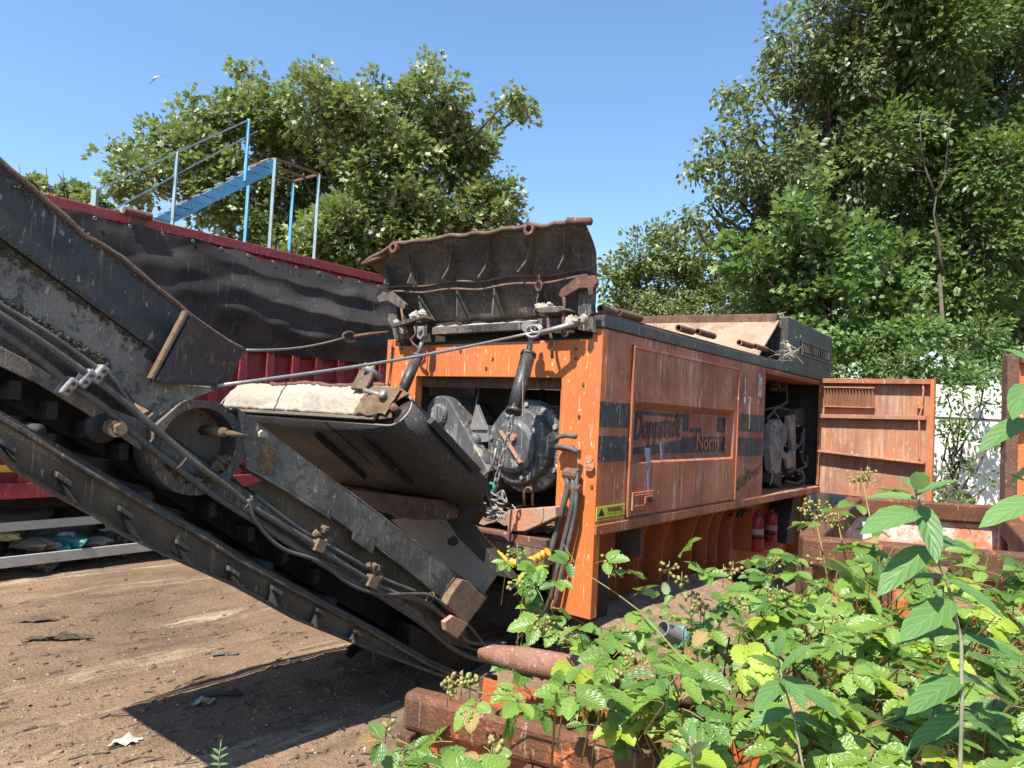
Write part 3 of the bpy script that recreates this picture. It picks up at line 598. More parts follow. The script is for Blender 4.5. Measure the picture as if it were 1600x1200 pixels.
g.mbox(v0[0]-.03, v1[0]+.03, -.05, -.036, v0[2], v0[2]+.03); g.mbox(v0[0]-.03, v1[0]+.03, -.05, -.036, v1[2]-.03, v1[2]); g.mbox(v0[0]-.03, v0[0], -.05, -.036, v1[2], v0[2]); g.mbox(v1[0], v1[0]+.03, -.05, -.036, v1[2], v0[2])
split(g, 'vent_grille', MA['black2'], ex)
# hopper walls
fw0 = toM(on(1000, 500, 'b', 2.2)); fw1 = toM(on(1222, 497, 'b', 2.2))
aH = aE0-.12; hp0 = toM(on(1218, 500, 'a', aH)); hp1 = toM(on(1000, 503, 'a', aH)); print('hopper', hp0, hp1)
g = MB(); g.prism([M(aH, hp0[1], hp0[2]), M(aH, hp1[1], hp1[2]), M(aH-1.3, hp1[1]-.2, TOP-.35), M(aH-1.3, .12, TOP-.35)], XD*.04); g.build('hopper_end_wall', MA['hopper'], SH)
g = MB(); g.bar(M(aH+.03, hp0[1]+.03, hp0[2]), M(aH+.03, hp1[1], hp1[2]), .13, .17); g.build('hopper_rim', MA['rust'], SH, bevel=.01)
g = MB(); g.bar(M(aH-.05, hp0[1]+.03, hp0[2]-.11), M(aH-.05, hp1[1], hp1[2]-.11), .05, .05); g.build('rim_bead', MA['bone'], SH, bevel=.01)
g = MB(); g.prism([M(.3, W_-.1, hT-.05), M(aH, W_-.1, hT-.05), M(aH, W_-.4, TOP-.6), M(.3, W_-.4, TOP-.6)], YD*.03); g.prism([M(.3, .2, hT-.06), M(aE0-.3, .2, hT-.06), M(aE0-.3, .5, TOP-.6), M(.3, .5, TOP-.6)], YD*.03); split(g, 'hopper_side_wall', MA['hopper'], SH)
for (xa, ya, xb, yb) in ((938, 482, 962, 492), (966, 488, 1000, 497), (1060, 512, 1082, 520), (1090, 518, 1115, 528), (1155, 535, 1175, 544), (1180, 541, 1197, 549)):
    p = on(xa, ya, 'b', .05); q = on(xb, yb, 'b', .05); q = V((q.x, q.y, p.z)); g = MB(); g.pipe(p, q, .035, .024, 12); g.build('hinge_tube', MA['rust'], SH, smooth=False)
g = MB(); g.mbox(.02, aE0-.3, .02, .2, hT-.019, hT+.01); g.build('hinge_rail', MA['rust'], SH, bevel=.006)
# rear part of the body
g = MB(); g.mbox(6.9, 7.0, 0, W_, BOT, TOP); g.mbox(.1, 6.9, W_-.05, W_, BOT, TOP); g.mbox(4.0, 6.9, .02, W_-.06, TOP-.06, TOP-.01); split(g, 'rear_shell', MA['side'], SH)
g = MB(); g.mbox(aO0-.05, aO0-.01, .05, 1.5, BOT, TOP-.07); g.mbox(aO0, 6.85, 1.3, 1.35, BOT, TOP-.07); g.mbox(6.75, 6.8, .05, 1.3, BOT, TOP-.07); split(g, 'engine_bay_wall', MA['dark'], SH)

# engine inside the bay
EN = MB(); Eb = lambda x, y, b=.45: toM(on(x, y, 'b', b))
def eplate(pts, b, th, nm='engine_plate', mt='engine', par=None):
    q = MB(); q.prism([on(x, y, 'b', b) for x, y in pts], YD*th); return q.build(nm, MA[mt], par, bevel=.012)
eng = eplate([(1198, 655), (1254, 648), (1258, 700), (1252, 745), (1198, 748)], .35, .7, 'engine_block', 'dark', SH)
eplate([(1206, 735), (1203, 700), (1206, 665), (1212, 656), (1220, 656), (1226, 666), (1224, 690), (1220, 737), (1212, 741)], .18, .1, par=eng)
eplate([(1224, 668), (1228, 660), (1232, 664), (1229, 690), (1224, 702), (1230, 710), (1244, 700), (1242, 712), (1236, 731), (1232, 733), (1228, 716), (1220, 715)], .16, .05, par=eng)
eplate([(1231, 650), (1243, 648), (1244, 732), (1238, 733), (1238, 700)], .22, .06, par=eng)
eplate([(1206, 737), (1222, 740), (1222, 762), (1206, 755)], .22, .5, 'oil_sump', 'interior', eng)
eplate([(1243, 640), (1258, 638), (1261, 648), (1261, 665), (1243, 668)], .26, .4, 'radiator_tank', 'interior', eng)
g = MB()
g.tube([on(x, y, 'b', .16) for x, y in ((1256, 668), (1255, 690), (1253, 715), (1257, 727), (1262, 722), (1261, 712))], .02, 8)
g.tube([on(x, y, 'b', .14) for x, y in ((1247, 700), (1252, 690), (1254, 675))], .016, 8)
g.tube([on(x, y, 'b', .16) for x, y in ((1228, 752), (1245, 756), (1254, 750), (1252, 738), (1242, 733), (1232, 738))], .022, 8)
g.tube([on(x, y, 'b', .3) for x, y in ((1196, 640), (1215, 636), (1232, 640), (1240, 650))], .015, 8)
g.tube([on(x, y, 'b', .3) for x, y in ((1198, 655), (1210, 640), (1230, 628), (1228, 600))], .018, 8)
split(g, 'engine_hose', MA['hose'], eng, smooth=True)
g = MB()
for (x, y) in ((1213, 608), (1219, 605), (1225, 609), (1230, 604), (1216, 600)): g.lathe(on(x, y, 'b', .35), YD, [(0, 0), (.035, 0), (.035, .1)], 10)
for (x, y) in ((1200, 768), (1208, 765), (1214, 758), (1219, 763)): g.blob(on(x, y, 'b', .2), .03, x, 5)
split(g, 'filter_stack', MA['rust'], eng)
g = MB(); rnd = random.Random(21)
for k in range(9):
    x0 = rnd.uniform(1200, 1255); y0 = rnd.uniform(640, 745)
    g.tube([on(x0, y0, 'b', .16), on(x0+rnd.uniform(-8, 8), y0+rnd.uniform(5, 14), 'b', .14), on(x0+rnd.uniform(-12, 12), y0+rnd.uniform(12, 30), 'b', .16)], .009, 6)
for k in range(26): g.lathe(on(rnd.uniform(1203, 1255), rnd.uniform(650, 745), 'b', .15), YD, [(0, 0), (.014, 0), (.014, .03)], 6)
split(g, 'engine_bolt', MA['engine'], eng)

# open engine door
DA = lambda x, y, a=6.56: on(x, y, 'a', a)
d0 = toM(DA(1282, 597)); d1 = toM(DA(1455, 592)); bO = d1[1]; dt = TOP-.02; db = BOT+.1
print('door outer b', bO, 'c', d1[2], toM(DA(1447, 780))[2])
dt = (d0[2]+d1[2])/2; db = toM(DA(1362, 778))[2]
g = MB(); g.mbox(6.58, 6.61, bO, -.01, db, dt); od = g.build('engine_door', MA['doorin'], SH, bevel=.004)
g = MB(); g.mbox(6.50, 6.66, bO-.05, bO, db-.05, dt+.02); g.build('door_edge', MA['orange'], od, bevel=.005)
g = MB(); g.mbox(6.47, 6.58, bO, -.01, dt, dt+.02); g.mbox(6.47, 6.5, bO, -.01, dt-.05, dt); g.build('door_top_flange', MA['side'], od, bevel=.004)
def dbar(x0, y0, x1, y1, wpx, nm, dpt=.08, mt='doorin'):
    p = DA(x0, y0); q = DA(x1, y1); h = wpx/F*p.y; g = MB(); g.prism([p, q, q-UP*h, p-UP*h], -XD*dpt); return g.build(nm, MA[mt], od, bevel=.004)
dbar(1281, 647, 1448, 650, 6, 'door_rib'); dbar(1281, 703, 1446, 722, 3, 'door_rib', .12)
l0 = toM(DA(1289, 604)); l1 = toM(DA(1367, 638))
g = MB(); g.mbox(6.5, 6.578, l1[1], l0[1], l1[2], l1[2]+.015); g.mbox(6.5, 6.578, l1[1], l0[1], l0[2]-.02, l0[2])
ns = 16
for k in range(ns):
    b = l1[1]+(l0[1]-l1[1])*(k+.5)/ns; g.prism([M(6.578, b-.014, l1[2]+.016), M(6.578, b+.017, l1[2]+.016), M(6.50, b+.017, l1[2]+.016)], UP*(l0[2]-l1[2]-.05))
g.build('door_louvre', MA['doorin'], od)
g = MB(); g.tube([DA(x, y, 6.5) for x, y in ((1441, 592), (1443, 610), (1440, 640), (1436, 652), (1437, 715), (1444, 730))], .014, 8); g.build('door_stay', MA['bone'], od, smooth=True)
g = MB(); g.mbox(6.5, 6.6, bO+.08, bO+.16, dt-.4, dt-.25); g.build('door_catch', MA['orange'], od, bevel=.006)

# underbody
g = MB(); g.mbox(.12, 6.8, .42, .47, .25, BOT); g.mbox(.12, 6.8, .02, .6, BOT-.03, BOT-.012); ub = g.build('chassis_wall', MA['shade_orange'], SH)
g = MB()
for x in (985, 1022, 1068, 1092, 1108, 1130, 1240):
    a = toM(on(x, 900, 'b', .3))[0]
    g.prism([M(a, .42, .25), M(a, .42, BOT-.03), M(a, .10, BOT-.03), M(a, .17, BOT-.12), M(a, .22, BOT-.3), M(a, .23, .25)], XD*.015)
split(g, 'chassis_rib', MA['shade_orange'], SH)
g = MB(); g.mbox(.1, .45, .1, .5, .15, .9); g.mbox(.02, .3, .15, 1.0, .9, 1.05); g.mbox(.0, .2, .5, 2.2, .3, .6); split(g, 'front_crossmember', MA['dark'], SH, bevel=.01)
g = MB(); g.mbox(.6, 6.2, .62, 1.2, .02, .6); g.mbox(.6, 6.2, 1.9, 2.4, .02, .6); split(g, 'track_frame', MA['dark'], SH, bevel=.12)
g = MB(); p = on(1250, 780, 'b', .1); g.prism([on(x, y, 'b', .1) for x, y in ((1252, 775), (1240, 850), (1228, 850), (1240, 775))], YD*.3); g.build('bracket', MA['dark'], SH)
g = MB()
for k in range(4): g.tube([on(1150+k*5, 792-k, 'b', .25), on(1140+k*6, 806, 'b', .2), on(1165+k*3, 798-k, 'b', .3)], .012, 6)
split(g, 'cable_loop', MA['hose'], SH, smooth=True)
# hoses at right column of front
g = MB()
for (pts, r) in ((((868, 690), (872, 683), (885, 680), (900, 682)), .022), (((868, 700), (878, 698), (890, 700), (902, 706)), .022), (((885, 738), (888, 760), (880, 790), (870, 830), (858, 870), (850, 900)), .026), (((895, 738), (896, 770), (892, 800), (880, 850), (862, 930), (840, 985)), .022),
                 (((900, 738), (901, 765), (899, 800), (888, 850), (870, 935), (850, 990)), .018)):
    g.tube([on(x, y, 'a', -.1) for x, y in pts], r, 8)
split(g, 'hydraulic_hose', MA['hose'], SH, smooth=True)
g = MB()
for (x, y, r) in ((893, 741, .055), (896, 763, .04), (885, 700, .03)): p = on(x, y, 'a', -.08); g.lathe(p-YD*.07, YD, [(0, 0), (r*.8, 0), (r, .02), (r, .12), (r*.8, .14), (0, .14)], 12)
split(g, 'hose_coupling', MA['rust'], SH)
g = MB(); g.lathe(on(921, 727, 'a', -.03), -XD, [(0, 0), (.045, .0), (.05, .01), (.0, .02)], 14); g.lathe(on(921, 718, 'a', -.03), -XD, [(0, 0), (.035, .0), (.035, .02), (.0, .02)], 14); split(g, 'grease_plate', MA['bone'], SH)
# yellow spiral guard
hp = [on(x, y, 'a', -.45) for x, y in ((735, 815), (750, 838), (768, 858), (790, 876), (815, 882), (840, 872), (856, 862))]
def resample(path, step):
    out = [path[0]]
    for p, q in zip(path, path[1:]):
        n_ = max(1, int((q-p).length/step))
        for i in range(1, n_+1): out.append(p.lerp(q, i/n_))
    return out
rs_ = resample(hp, .02); g = MB(); g.tube(rs_, [.036 if i % 2 else .026 for i in range(len(rs_))], 10); g.build('spiral_hose_guard', MA['yellow'], SH)

# raised hopper flap
fl = MB()
topP = [(572, 408), (600, 391), (625, 379), (650, 378), (700, 369), (730, 367), (760, 364), (800, 357), (830, 353), (860, 352), (880, 347), (914, 348)]
TP = [on(x, y, 'a', -.32) for x, y in topP]; TPm = [toM(p) for p in TP]
foldc = (toM(on(640, 446, 'a', -.04))[2]+toM(on(930, 424, 'a', -.04))[2])/2
fL = toM(on(608, 452, 'a', -.04)); fR = toM(on(932, 424, 'a', -.04)); bL_ = toM(on(640, 505, 'a', .12)); bR_ = toM(on(930, 492, 'a', .12))
def fpt(u, v):   # u 0..1 left->right, v 0 top ->1 fold ->2 base
    x = u*(len(TPm)-1); i = min(int(x), len(TPm)-2); t = x-i
    tp = [TPm[i][k]*(1-t)+TPm[i+1][k]*t for k in range(3)]
    b_f = fL[1]*(1-u)+fR[1]*u; c_f = fL[2]*(1-u)+fR[2]*u+.012*math.sin(u*21)
    if v <= 1: q = [tp[0]*(1-v)-.04*v, tp[1]*(1-v)+b_f*v, tp[2]*(1-v)+c_f*v]; q[0] += .06*math.sin(math.pi*v)
    else:
        w_ = v-1; q = [-.04*(1-w_)+.12*w_, b_f*(1-w_)+(bL_[1]*(1-u)+bR_[1]*u)*w_, c_f*(1-w_)+(bL_[2]*(1-u)+bR_[2]*u)*w_]
    q[0] += .02*noise.noise(V((u*9, v*3, 0)))
    return M(*q)
fl.grid(lambda u, v: fpt(u, 2*v), 60, 24)
flap = fl.build('hopper_flap', MA['flap'], SH, smooth=True, solid=.015)
fl = MB(); fl.tube([fpt(i/60, 0)+UP*.008*math.sin(i*.9) for i in range(61)], .022, 7); fl.build('flap_lip', MA['bonelip'], flap, smooth=True)
fl = MB(); fl.tube([fpt(i/50*.97+.015, 1.0)-XD*.05 for i in range(51)], .012, 6); fl.tube([fpt(i/50*.97+.015, 1.0)-XD*.07-UP*(.05+.03*math.sin(i*.06)) for i in range(51)], .012, 6); split(fl, 'flap_hinge_bar', MA['bonelip'], flap, smooth=True)
for u, tall in ((.05, .06), (.19, .1), (.37, .09), (.55, .09), (.73, .1), (.90, .1)):
    q = MB(); p = [fpt(u, v) for v in (.03, .35, .7, .97)]; d_ = [.02, .06, .11, .17]
    q.prism(p+[p[k]-XD*d_[k]+YD*d_[k]*.15 for k in (3, 2, 1)], -YD*.014); q.build('flap_rib', MA['flap'], flap)
for u in (.17, .38, .57, .78):
    q = MB(); p = [fpt(u, v) for v in (1.06, 1.4, 1.7, 1.97)]; d_ = [.03, .09, .15, .21]
    q.prism(p+[p[k]-XD*d_[k] for k in (3, 2, 1, 0)], -YD*.014); q.build('flap_rib', MA['flap'], flap)
for u, v in ((.16, .10), (.735, .08)):
    q = MB(); c = fpt(u, v)-XD*.05; q.pipe(c-XD*.03, c+XD*.03, .055, .03, 20); q.build('eye_ring', MA['rust'], flap, smooth=False)
q = MB(); c = fpt(.79, .82)-XD*.1
def ring(mb, c, r, rr, nrm, n=20, sx=1, sy=1):
    nrm = V(nrm).normalized(); x = nrm.orthogonal().normalized() if abs(nrm.z) > .9 else nrm.cross(UP).normalized(); y = x.cross(nrm)
    mb.tube([c+x*math.cos(2*math.pi*k/n)*r*sx+y*math.sin(2*math.pi*k/n)*r*sy for k in range(n+1)], rr, 7, cap=False)
ring(q, c, .042, .012, XD); ring(q, c-UP*.17, .032, .01, XD, sy=1.3); q.bar(c-UP*.05, c-UP*.14, .015); split(q, 'ring_bolt', MA['rust'], flap, smooth=True)
q = MB(); q.tube([fpt(.93, -.02), fpt(1.0, -.03)-YD*.06-UP*.01], .032, 10); q.tube([fpt(0, 0)+YD*.04-UP*.03, fpt(.09, .1)], .03, 10); split(q, 'hinge_pin', MA['rust'], flap, smooth=True)
# base strip with piled grit
q = MB(); p = on(675, 512, 'a', -.08); p2 = on(838, 502, 'a', -.08); q.prism([p, p2, p2-UP*.07, p-UP*.07], XD*.22); q.build('flap_sill', MA['black2'], flap, bevel=.006)
q = MB()
def gr(u, v):
    b = toM(p)[1]*(1-u)+toM(p2)[1]*u; c = toM(p)[2]*(1-u)+toM(p2)[2]*u
    return M(-.07+.2*v, b, c+.004+.03*math.sin(math.pi*v)*(.6+noise.noise(V((u*14, v*3, 0)))))
q.grid(gr, 60, 6); q.build('grit', MA['dust'], flap, smooth=True)
# recess behind flap foot + tub front
g = MB(); g.mbox(.12, .16, .1, W_-.12, cN-.05, TOP+.15); g.mbox(.03, .12, .1, W_-.12, cN-.03, cN+.02); g.build('tub_front_plate', MA['dark'], SH)
g = MB(); g.mbox(.16, 1.6, .1, .16, cN, hT); g.mbox(.3, 1.6, W_-.16, W_-.1, cN, hT); split(g, 'tub_side_plate', MA['black'], SH)
# hinge posts and arms
def aprism(nm, pts, a, th, mt, par, bev=.005):
    q = MB(); q.prism([on(x, y, 'a', a) for x, y in pts], XD*th); return q.build(nm, MA[mt], par, bevel=bev)
aprism('hinge_post', ((904, 455), (922, 452), (924, 490), (912, 505), (903, 492)), -.06, .08, 'black2', SH)
aprism('hinge_post', ((611, 455), (622, 455), (620, 500), (610, 512), (606, 500)), -.06, .08, 'black2', SH)
aprism('hinge_arm', ((873, 460), (876, 452), (900, 433), (928, 430), (932, 442), (926, 450), (905, 450), (880, 465), (875, 464)), -.14, .05, 'rust', SH)
aprism('hinge_arm', ((587, 460), (590, 455), (605, 457), (612, 456), (633, 475), (632, 482), (626, 482), (606, 470), (592, 472)), -.14, .05, 'black2', SH)
aprism('hanger_plate', ((917, 447), (926, 447), (926, 460), (920, 462)), -.2, .02, 'rust', SH)
g = MB()
for pts in (((881, 465), (882, 475), (880, 500), (881, 525)), ((856, 490), (857, 510), (862, 530), (863, 560)), ((627, 482), (630, 500), (633, 530)), ((648, 510), (650, 522), (642, 530), (646, 538), (655, 545))):
    g.tube([on(x, y, 'a', -.16) for x, y in pts], .014, 7)
ring(g, on(883, 520, 'a', -.16), .03, .01, XD); split(g, 'pull_rod', MA['rust'], SH, smooth=True)
aprism('shelf_bracket', ((838, 486), (845, 480), (876, 478), (884, 484), (870, 488), (845, 489)), -.2, .14, 'black2', SH)
aprism('shelf_bracket', ((630, 500), (660, 493), (663, 496), (640, 504), (612, 512), (612, 506)), -.2, .14, 'black2', SH)
aprism('corner_clutter', ((612, 512), (640, 508), (640, 530), (616, 530)), -.1, .12, 'black2', SH)
aprism('corner_clutter', ((836, 498), (925, 494), (930, 520), (900, 515), (870, 512), (838, 515)), -.05, .1, 'black2', SH)
g = MB(); rnd = random.Random(3)
for (x, y) in ((645, 495), (650, 492), (655, 498), (660, 490), (845, 480), (858, 478), (866, 483), (850, 486), (900, 500), (912, 498), (890, 503), (620, 505), (630, 515)):
    g.blob(on(x, y, 'a', -.14), rnd.uniform(.03, .05), x, 5, .7)
tag(g.build('caked_lump', MA['dust'], SH), kind='stuff')

# suspension struts (hang from the flap foot)
def strut(lbl, top, mid, low, r, chain=None):
    a0, a1 = -.12, -.5
    P = [on(top[0], top[1], 'a', -.15), on(mid[0], mid[1], 'a', -.2), on(low[0], low[1], 'a', -.45)]
    t = thing('suspension_strut', lbl, 'strut', P[0], 'black struts hanging over the shredder front opening')
    g = MB(); g.tube([P[1], P[2]], r, 18); g.tube([P[1], P[1].lerp(P[2], .05)], r*1.12, 18); g.tube([P[1].lerp(P[2], .95), P[2]], r*1.12, 18); g.build('barrel', MA['black'], t, smooth=True)
    g = MB(); g.tube([P[0], P[1].lerp(P[2], .02)], r*.42, 10); g.build('rod', MA['steel'], t, smooth=True)
    return t, P
st1, SP1 = strut('black strut with forked end plate hanging left of the opening, to the belt roller', (664, 520), (653, 556), (626, 618), .052)
g = MB(); c = SP1[0]; g.prism([c+UP*.06-YD*.03, c+UP*.06+YD*.05, c-UP*.05+YD*.055, c-UP*.08+YD*.0, c-UP*.04-YD*.04], -XD*.06); g.lathe(c-XD*.065+UP*.02, -XD, [(0, 0), (.03, 0), (.03, .02), (0, .02)], 14); g.build('clevis', MA['steel'], st1, bevel=.008)
st2, SP2 = strut('black strut hanging before the round gearbox with a chain below it', (833, 512), (826, 552), (802, 645), .062)
g = MB(); g.lathe(SP2[0]-XD*.05, -XD, [(0, 0), (.05, 0), (.055, .02), (.05, .05), (0, .05)], 14); g.build('shackle', MA['steel'], st2)
g = MB(); g.tube([on(x, y, 'a', -.58) for x, y in ((818, 560), (817, 600), (816, 660), (815, 700), (806, 722))], .004, 5); g.build('wire', MA['steel'], st2)
def chain(lbl, pts, a, link, name='chain', parent=None):
    P = resample([on(x, y, 'a', a) for x, y in pts], link*1.0)
    t = thing(name, lbl, 'chain', P[0])
    for i in range(len(P)-1):
        q = MB(); p, r_ = P[i], P[i+1]; d = (r_-p).normalized(); s_ = (d.cross(XD)).normalized() if i % 2 else XD
        hl = link*.72; w2 = link*.34; pa = []
        c = (p+r_)/2
        for k in range(17):
            an = 2*math.pi*k/16; cx = math.cos(an); sx = math.sin(an)
            pa.append(c+d*(cx*w2+(hl-w2)*(1 if cx > 0 else -1 if cx < -1e-6 else 0))+s_*sx*w2)
        q.tube(pa, link*.13, 6, cap=False); q.build('chain_link', MA['steel'], t, smooth=True)
    return t
chain('galvanised chain hanging from a strut in front of the round gearbox', ((801, 648), (798, 665), (792, 690), (785, 715), (778, 740), (773, 760), (768, 775)), -.5, .055)
chain('tangled chain end piled in a knot below the green link', ((768, 768), (778, 775), (786, 770), (790, 785), (776, 782), (765, 778), (762, 765), (768, 785), (775, 795), (768, 803), (778, 810)), -.52, .06)
g = MB(); ring(g, on(767, 762, 'a', -.53), .035, .014, XD); tag(g.build('chain_shackle', MA['plastic_g'], smooth=True), 'small green chain link between the hanging chain and its knot', 'shackle')

# steel cables
def cable(lbl, P, r, name='steel_cable', extra=None):
    t = thing(name, lbl, 'cable', P[0]); g = MB(); g.tube(P, r, 8); g.build('wire_rope', MA['steel'], t, smooth=True)
    if extra: extra(t)
    return t
pA = on(340, 603, 'b', .75); pB = on(822, 522, 'a', -.25)
def turn(t):
    q = MB(); q.tube([on(845, 520, 'a', -.25), on(875, 512, 'a', -.2), on(905, 503, 'a', -.12)], .024, 8); q.build('turnbuckle', MA['steel'], t, smooth=True)
    q = MB(); ring(q, on(833, 518, 'a', -.25), .05, .014, XD, sx=1.5); ring(q, on(838, 514, 'a', -.25), .04, .012, XD, sx=1.4, sy=.8); q.build('cable_eye', MA['steel'], t, smooth=True)
cable('long taut steel cable running from the conveyor up to the flap corner', [pA.lerp(pB, i/12)-UP*.03*math.sin(math.pi*i/12) for i in range(13)]+[on(845, 518, 'a', -.25)], .012, extra=turn)
pC = on(383, 547, 'b', 2.2); pD = on(538, 528, 'b', 2.6); pE = on(606, 520, 'a', -.1)
def turn2(t):
    q = MB(); ring(q, on(546, 527, 'b', 2.62), .05, .014, YD, sx=1.6); q.tube([on(552, 526, 'b', 2.62), on(580, 522, 'a', -.3), pE], .02, 8); q.build('turnbuckle', MA['rust'], t, smooth=True)
cable('shorter sagging steel cable in front of the black tarpaulin', [pC.lerp(pD, i/8)-UP*.04*math.sin(math.pi*i/8) for i in range(9)], .010, extra=turn2)
# extinguishers
for i, (x, y, lb) in enumerate(((1183, 828, 'red fire extinguisher with pale label, nearer one under the shredder'), (1205, 822, 'dark red fire extinguisher, the farther one tucked behind its twin'))):
    b = .16+.10*i; c = on(x, y, 'b', b); am = toM(c); base = M(am[0], b, am[2]-.27)
    t = thing('fire_extinguisher', lb, 'extinguisher', base, 'fire extinguishers under the side panel')
    g = MB(); g.lathe(base, UP, [(0, 0), (.075, 0), (.082, .02), (.082, .38), (.077, .42), (.06, .45), (.03, .465), (.028, .5)], 20); g.build('cylinder', MA['extred'], t, smooth=True)
    g = MB(); g.lathe(base+UP*.22, UP, [(.0835, 0), (.0835, .07)], 20); g.build('paper_label', MA['paper'], t, smooth=True)
    g = MB(); g.bar(base+UP*.5-XD*.02, base+UP*.53+XD*.08, .02, .02); g.tube([base+UP*.49, base+UP*.47-YD*.07, base+UP*.3-YD*.09], .01, 6); g.build('valve_handle', MA['dark'], t)
    g = MB(); g.lathe(base+UP*.16, UP, [(.083, 0), (.088, 0), (.088, .03), (.083, .03)], 20); g.build('strap', MA['dark'], t)
cb = toM(on(1190, 850, 'b', .2)); g = MB(); g.mbox(cb[0]-.35, cb[0]+.4, .05, .4, cb[2]-.06, cb[2]-.03); g.mbox(cb[0]-.4, cb[0]-.36, .2, .54, cb[2]-.06, cb[2]+.5); g.build('extinguisher_tray', MA['shade_orange'], SH)

# frayed strap on the hood
rt_ = thing('frayed_strap', 'pale frayed strap draped over the black hood edge', 'strap', on(1222, 500, 'b', .3))
g = MB()
sp = [on(x, y, 'b', bb) for x, y, bb in ((1212, 495, 1.4), (1222, 497, 1.0), (1230, 508, .5), (1234, 525, .1), (1232, 542, -.06), (1236, 552, -.08), (1225, 558, -.08), (1205, 548, -.05))]
sp2 = resample(sp, .05)
g.add([p+o for p in sp2 for o in (XD*.06, -XD*.06+UP*.01)], [(2*i, 2*i+1, 2*i+3, 2*i+2) for i in range(len(sp2)-1)])
g.build('webbing', MA['rope'], rt_, solid=.012)
g = MB(); rnd = random.Random(8)
for i in range(90):
    p = rnd.choice(sp2)+V((rnd.uniform(-.08, .08), rnd.uniform(-.05, .05), rnd.uniform(-.04, .06))); g.tube([p, p+V((rnd.uniform(-.1, .1), rnd.uniform(-.1, .05), rnd.uniform(-.08, .08))), p+V((rnd.uniform(-.13, .1), rnd.uniform(-.08, .05), rnd.uniform(-.1, .06)))], .003, 3)
tag(g.build('loose_fibres', MA['rope'], rt_), kind='stuff')

# ================================================================== DISCHARGE CONVEYOR
BC = .82; CWD = 1.15
CP = lambda x, y, b=BC: on(x, y, 'b', b)
CV = thing('discharge_conveyor', 'long black steel belt conveyor rising from under the shredder towards upper left', 'conveyor', M(-.8, BC+CWD/2, 0))
def cplate(nm, pts, b, th, mt, bev=.006, label=None, par=None):
    q = MB(); q.prism([CP(x, y, b) for x, y in pts], YD*th); return q.build(nm, MA[mt], par or CV, bevel=bev, label=label)
lip = [(-75, 192), (0, 252), (50, 295), (85, 325), (135, 370), (165, 388), (190, 402), (205, 417), (245, 450), (290, 487), (330, 518), (382, 548)]
q = MB(); FL = [CP(x, y, BC-.03) for x, y in ((-75, 359), (0, 370), (240, 546))]; q.prism(FL+[p+UP*.022 for p in reversed(FL)], YD*.085); q.build('fold_shadow_strip', MA['dark'], CV)  # added dark bar, its colour stands in for the shadow line at the fold
up_ = cplate('upper_side_plate', lip+[(356, 598), (345, 604), (262, 590), (232, 560), (0, 372), (-75, 313)], BC+.06, .012, 'black')
q = MB(); q.tube([CP(x, y, BC+.05) for x, y in resample([V((x, y, 0)) for x, y in lip], 12) for x, y in [(x, y+1.2*math.sin(x*.11))]] if False else [CP(v.x, v.y+1.0*math.sin(v.x*.11), BC+.06) for v in resample([V((x, y, 0)) for x, y in lip], 12)], .017, 8); q.build('bent_lip', MA['bonelip'], up_, smooth=True)
lo_ = cplate('lower_side_plate', ((-75, 323), (0, 376), (60, 418), (240, 548), (236, 575), (262, 597), (345, 606), (300, 625), (250, 650), (215, 632), (185, 598), (150, 572), (60, 520), (0, 478), (-75, 430)), BC, .012, 'dusty')
q = MB()
rnd = random.Random(12)
for i in range(150):
    t = rnd.random()**1.3; x = 0+t*240; y = 378+t*170+abs(rnd.gauss(0, 6)); q.blob(CP(x, y, BC-.003), rnd.uniform(.003, .014), i, 4, .8)
for i in range(130):
    t = rnd.random(); x = 0+t*170; y = 470+t*100+rnd.uniform(-6, 5); q.blob(CP(x, y, BC-.005), rnd.uniform(.005, .016), i, 4, .8)
for i in range(100):
    t = rnd.random(); x = 0+t*270; y = 262+t*200+rnd.uniform(0, 14); q.blob(CP(x, y, BC+.055), rnd.uniform(.004, .010), i, 4, .8)
tag(q.build('caked_dirt', MA['dirtdark'], lo_), kind='stuff')
# end bracket: flange edge + black cheek
q = MB(); p = [CP(x, y, BC-.10) for x, y in ((291, 484), (297, 488), (241, 594), (235, 591))]; q.prism(p, YD*.05); q.build('end_flange', MA['dirt'], CV, bevel=.006)
q = MB(); q.prism([CP(299, 491, BC-.09), CP(382, 549, BC+.05), CP(356, 600, BC+.05), CP(340, 604, BC-.02), CP(262, 600, BC-.09), CP(244, 593, BC-.09)], YD*.02); q.build('end_cheek', MA['black'], CV, bevel=.006)
q = MB(); q.prism([CP(x, y, BC-.014) for x, y in ((238, 540), (251, 549), (238, 563), (226, 557))], YD*.012); q.build('slot_hole', MA['dark'], lo_)
# inner structure: belt carrying side + idlers, near-black colour stands in for shadow
q = MB()
n1 = [CP(-75, 497, BC+.08), CP(0, 545, BC+.08), CP(180, 650, BC+.08), CP(400, 800, BC+.08), CP(560, 905, BC+.08), CP(720, 1000, BC+.08)]
q.prism(n1+[p+V((0, 0, .10)) for p in reversed(n1)], YD*(CWD-.16)); q.prism([p-UP*.20+YD*.22 for p in n1]+[p+YD*.22 for p in reversed(n1)], YD*.015); q.build('carrying_belt', MA['dark'], CV)
q = MB(); n2 = [p+V((0, 0, -.04)) for p in n1]
for i in range(16):
    t = i/15*4.6; k = min(int(t), 4); p = n2[k].lerp(n2[k+1], t-k)-UP*.09; q.tube([p+YD*.35, p+YD*(CWD-.2)], .045, 12)
split(q, 'idler_roller', MA['dark'], CV, smooth=True)
q = MB()
for i in range(12):
    t = .25+i/15*4.6; k = min(int(t), 4); p = n2[k].lerp(n2[k+1], t-k)-UP*.1; q.bar(p+YD*.05, p+YD*(CWD-.2), .05, .09)
split(q, 'cross_member', MA['dark'], CV)
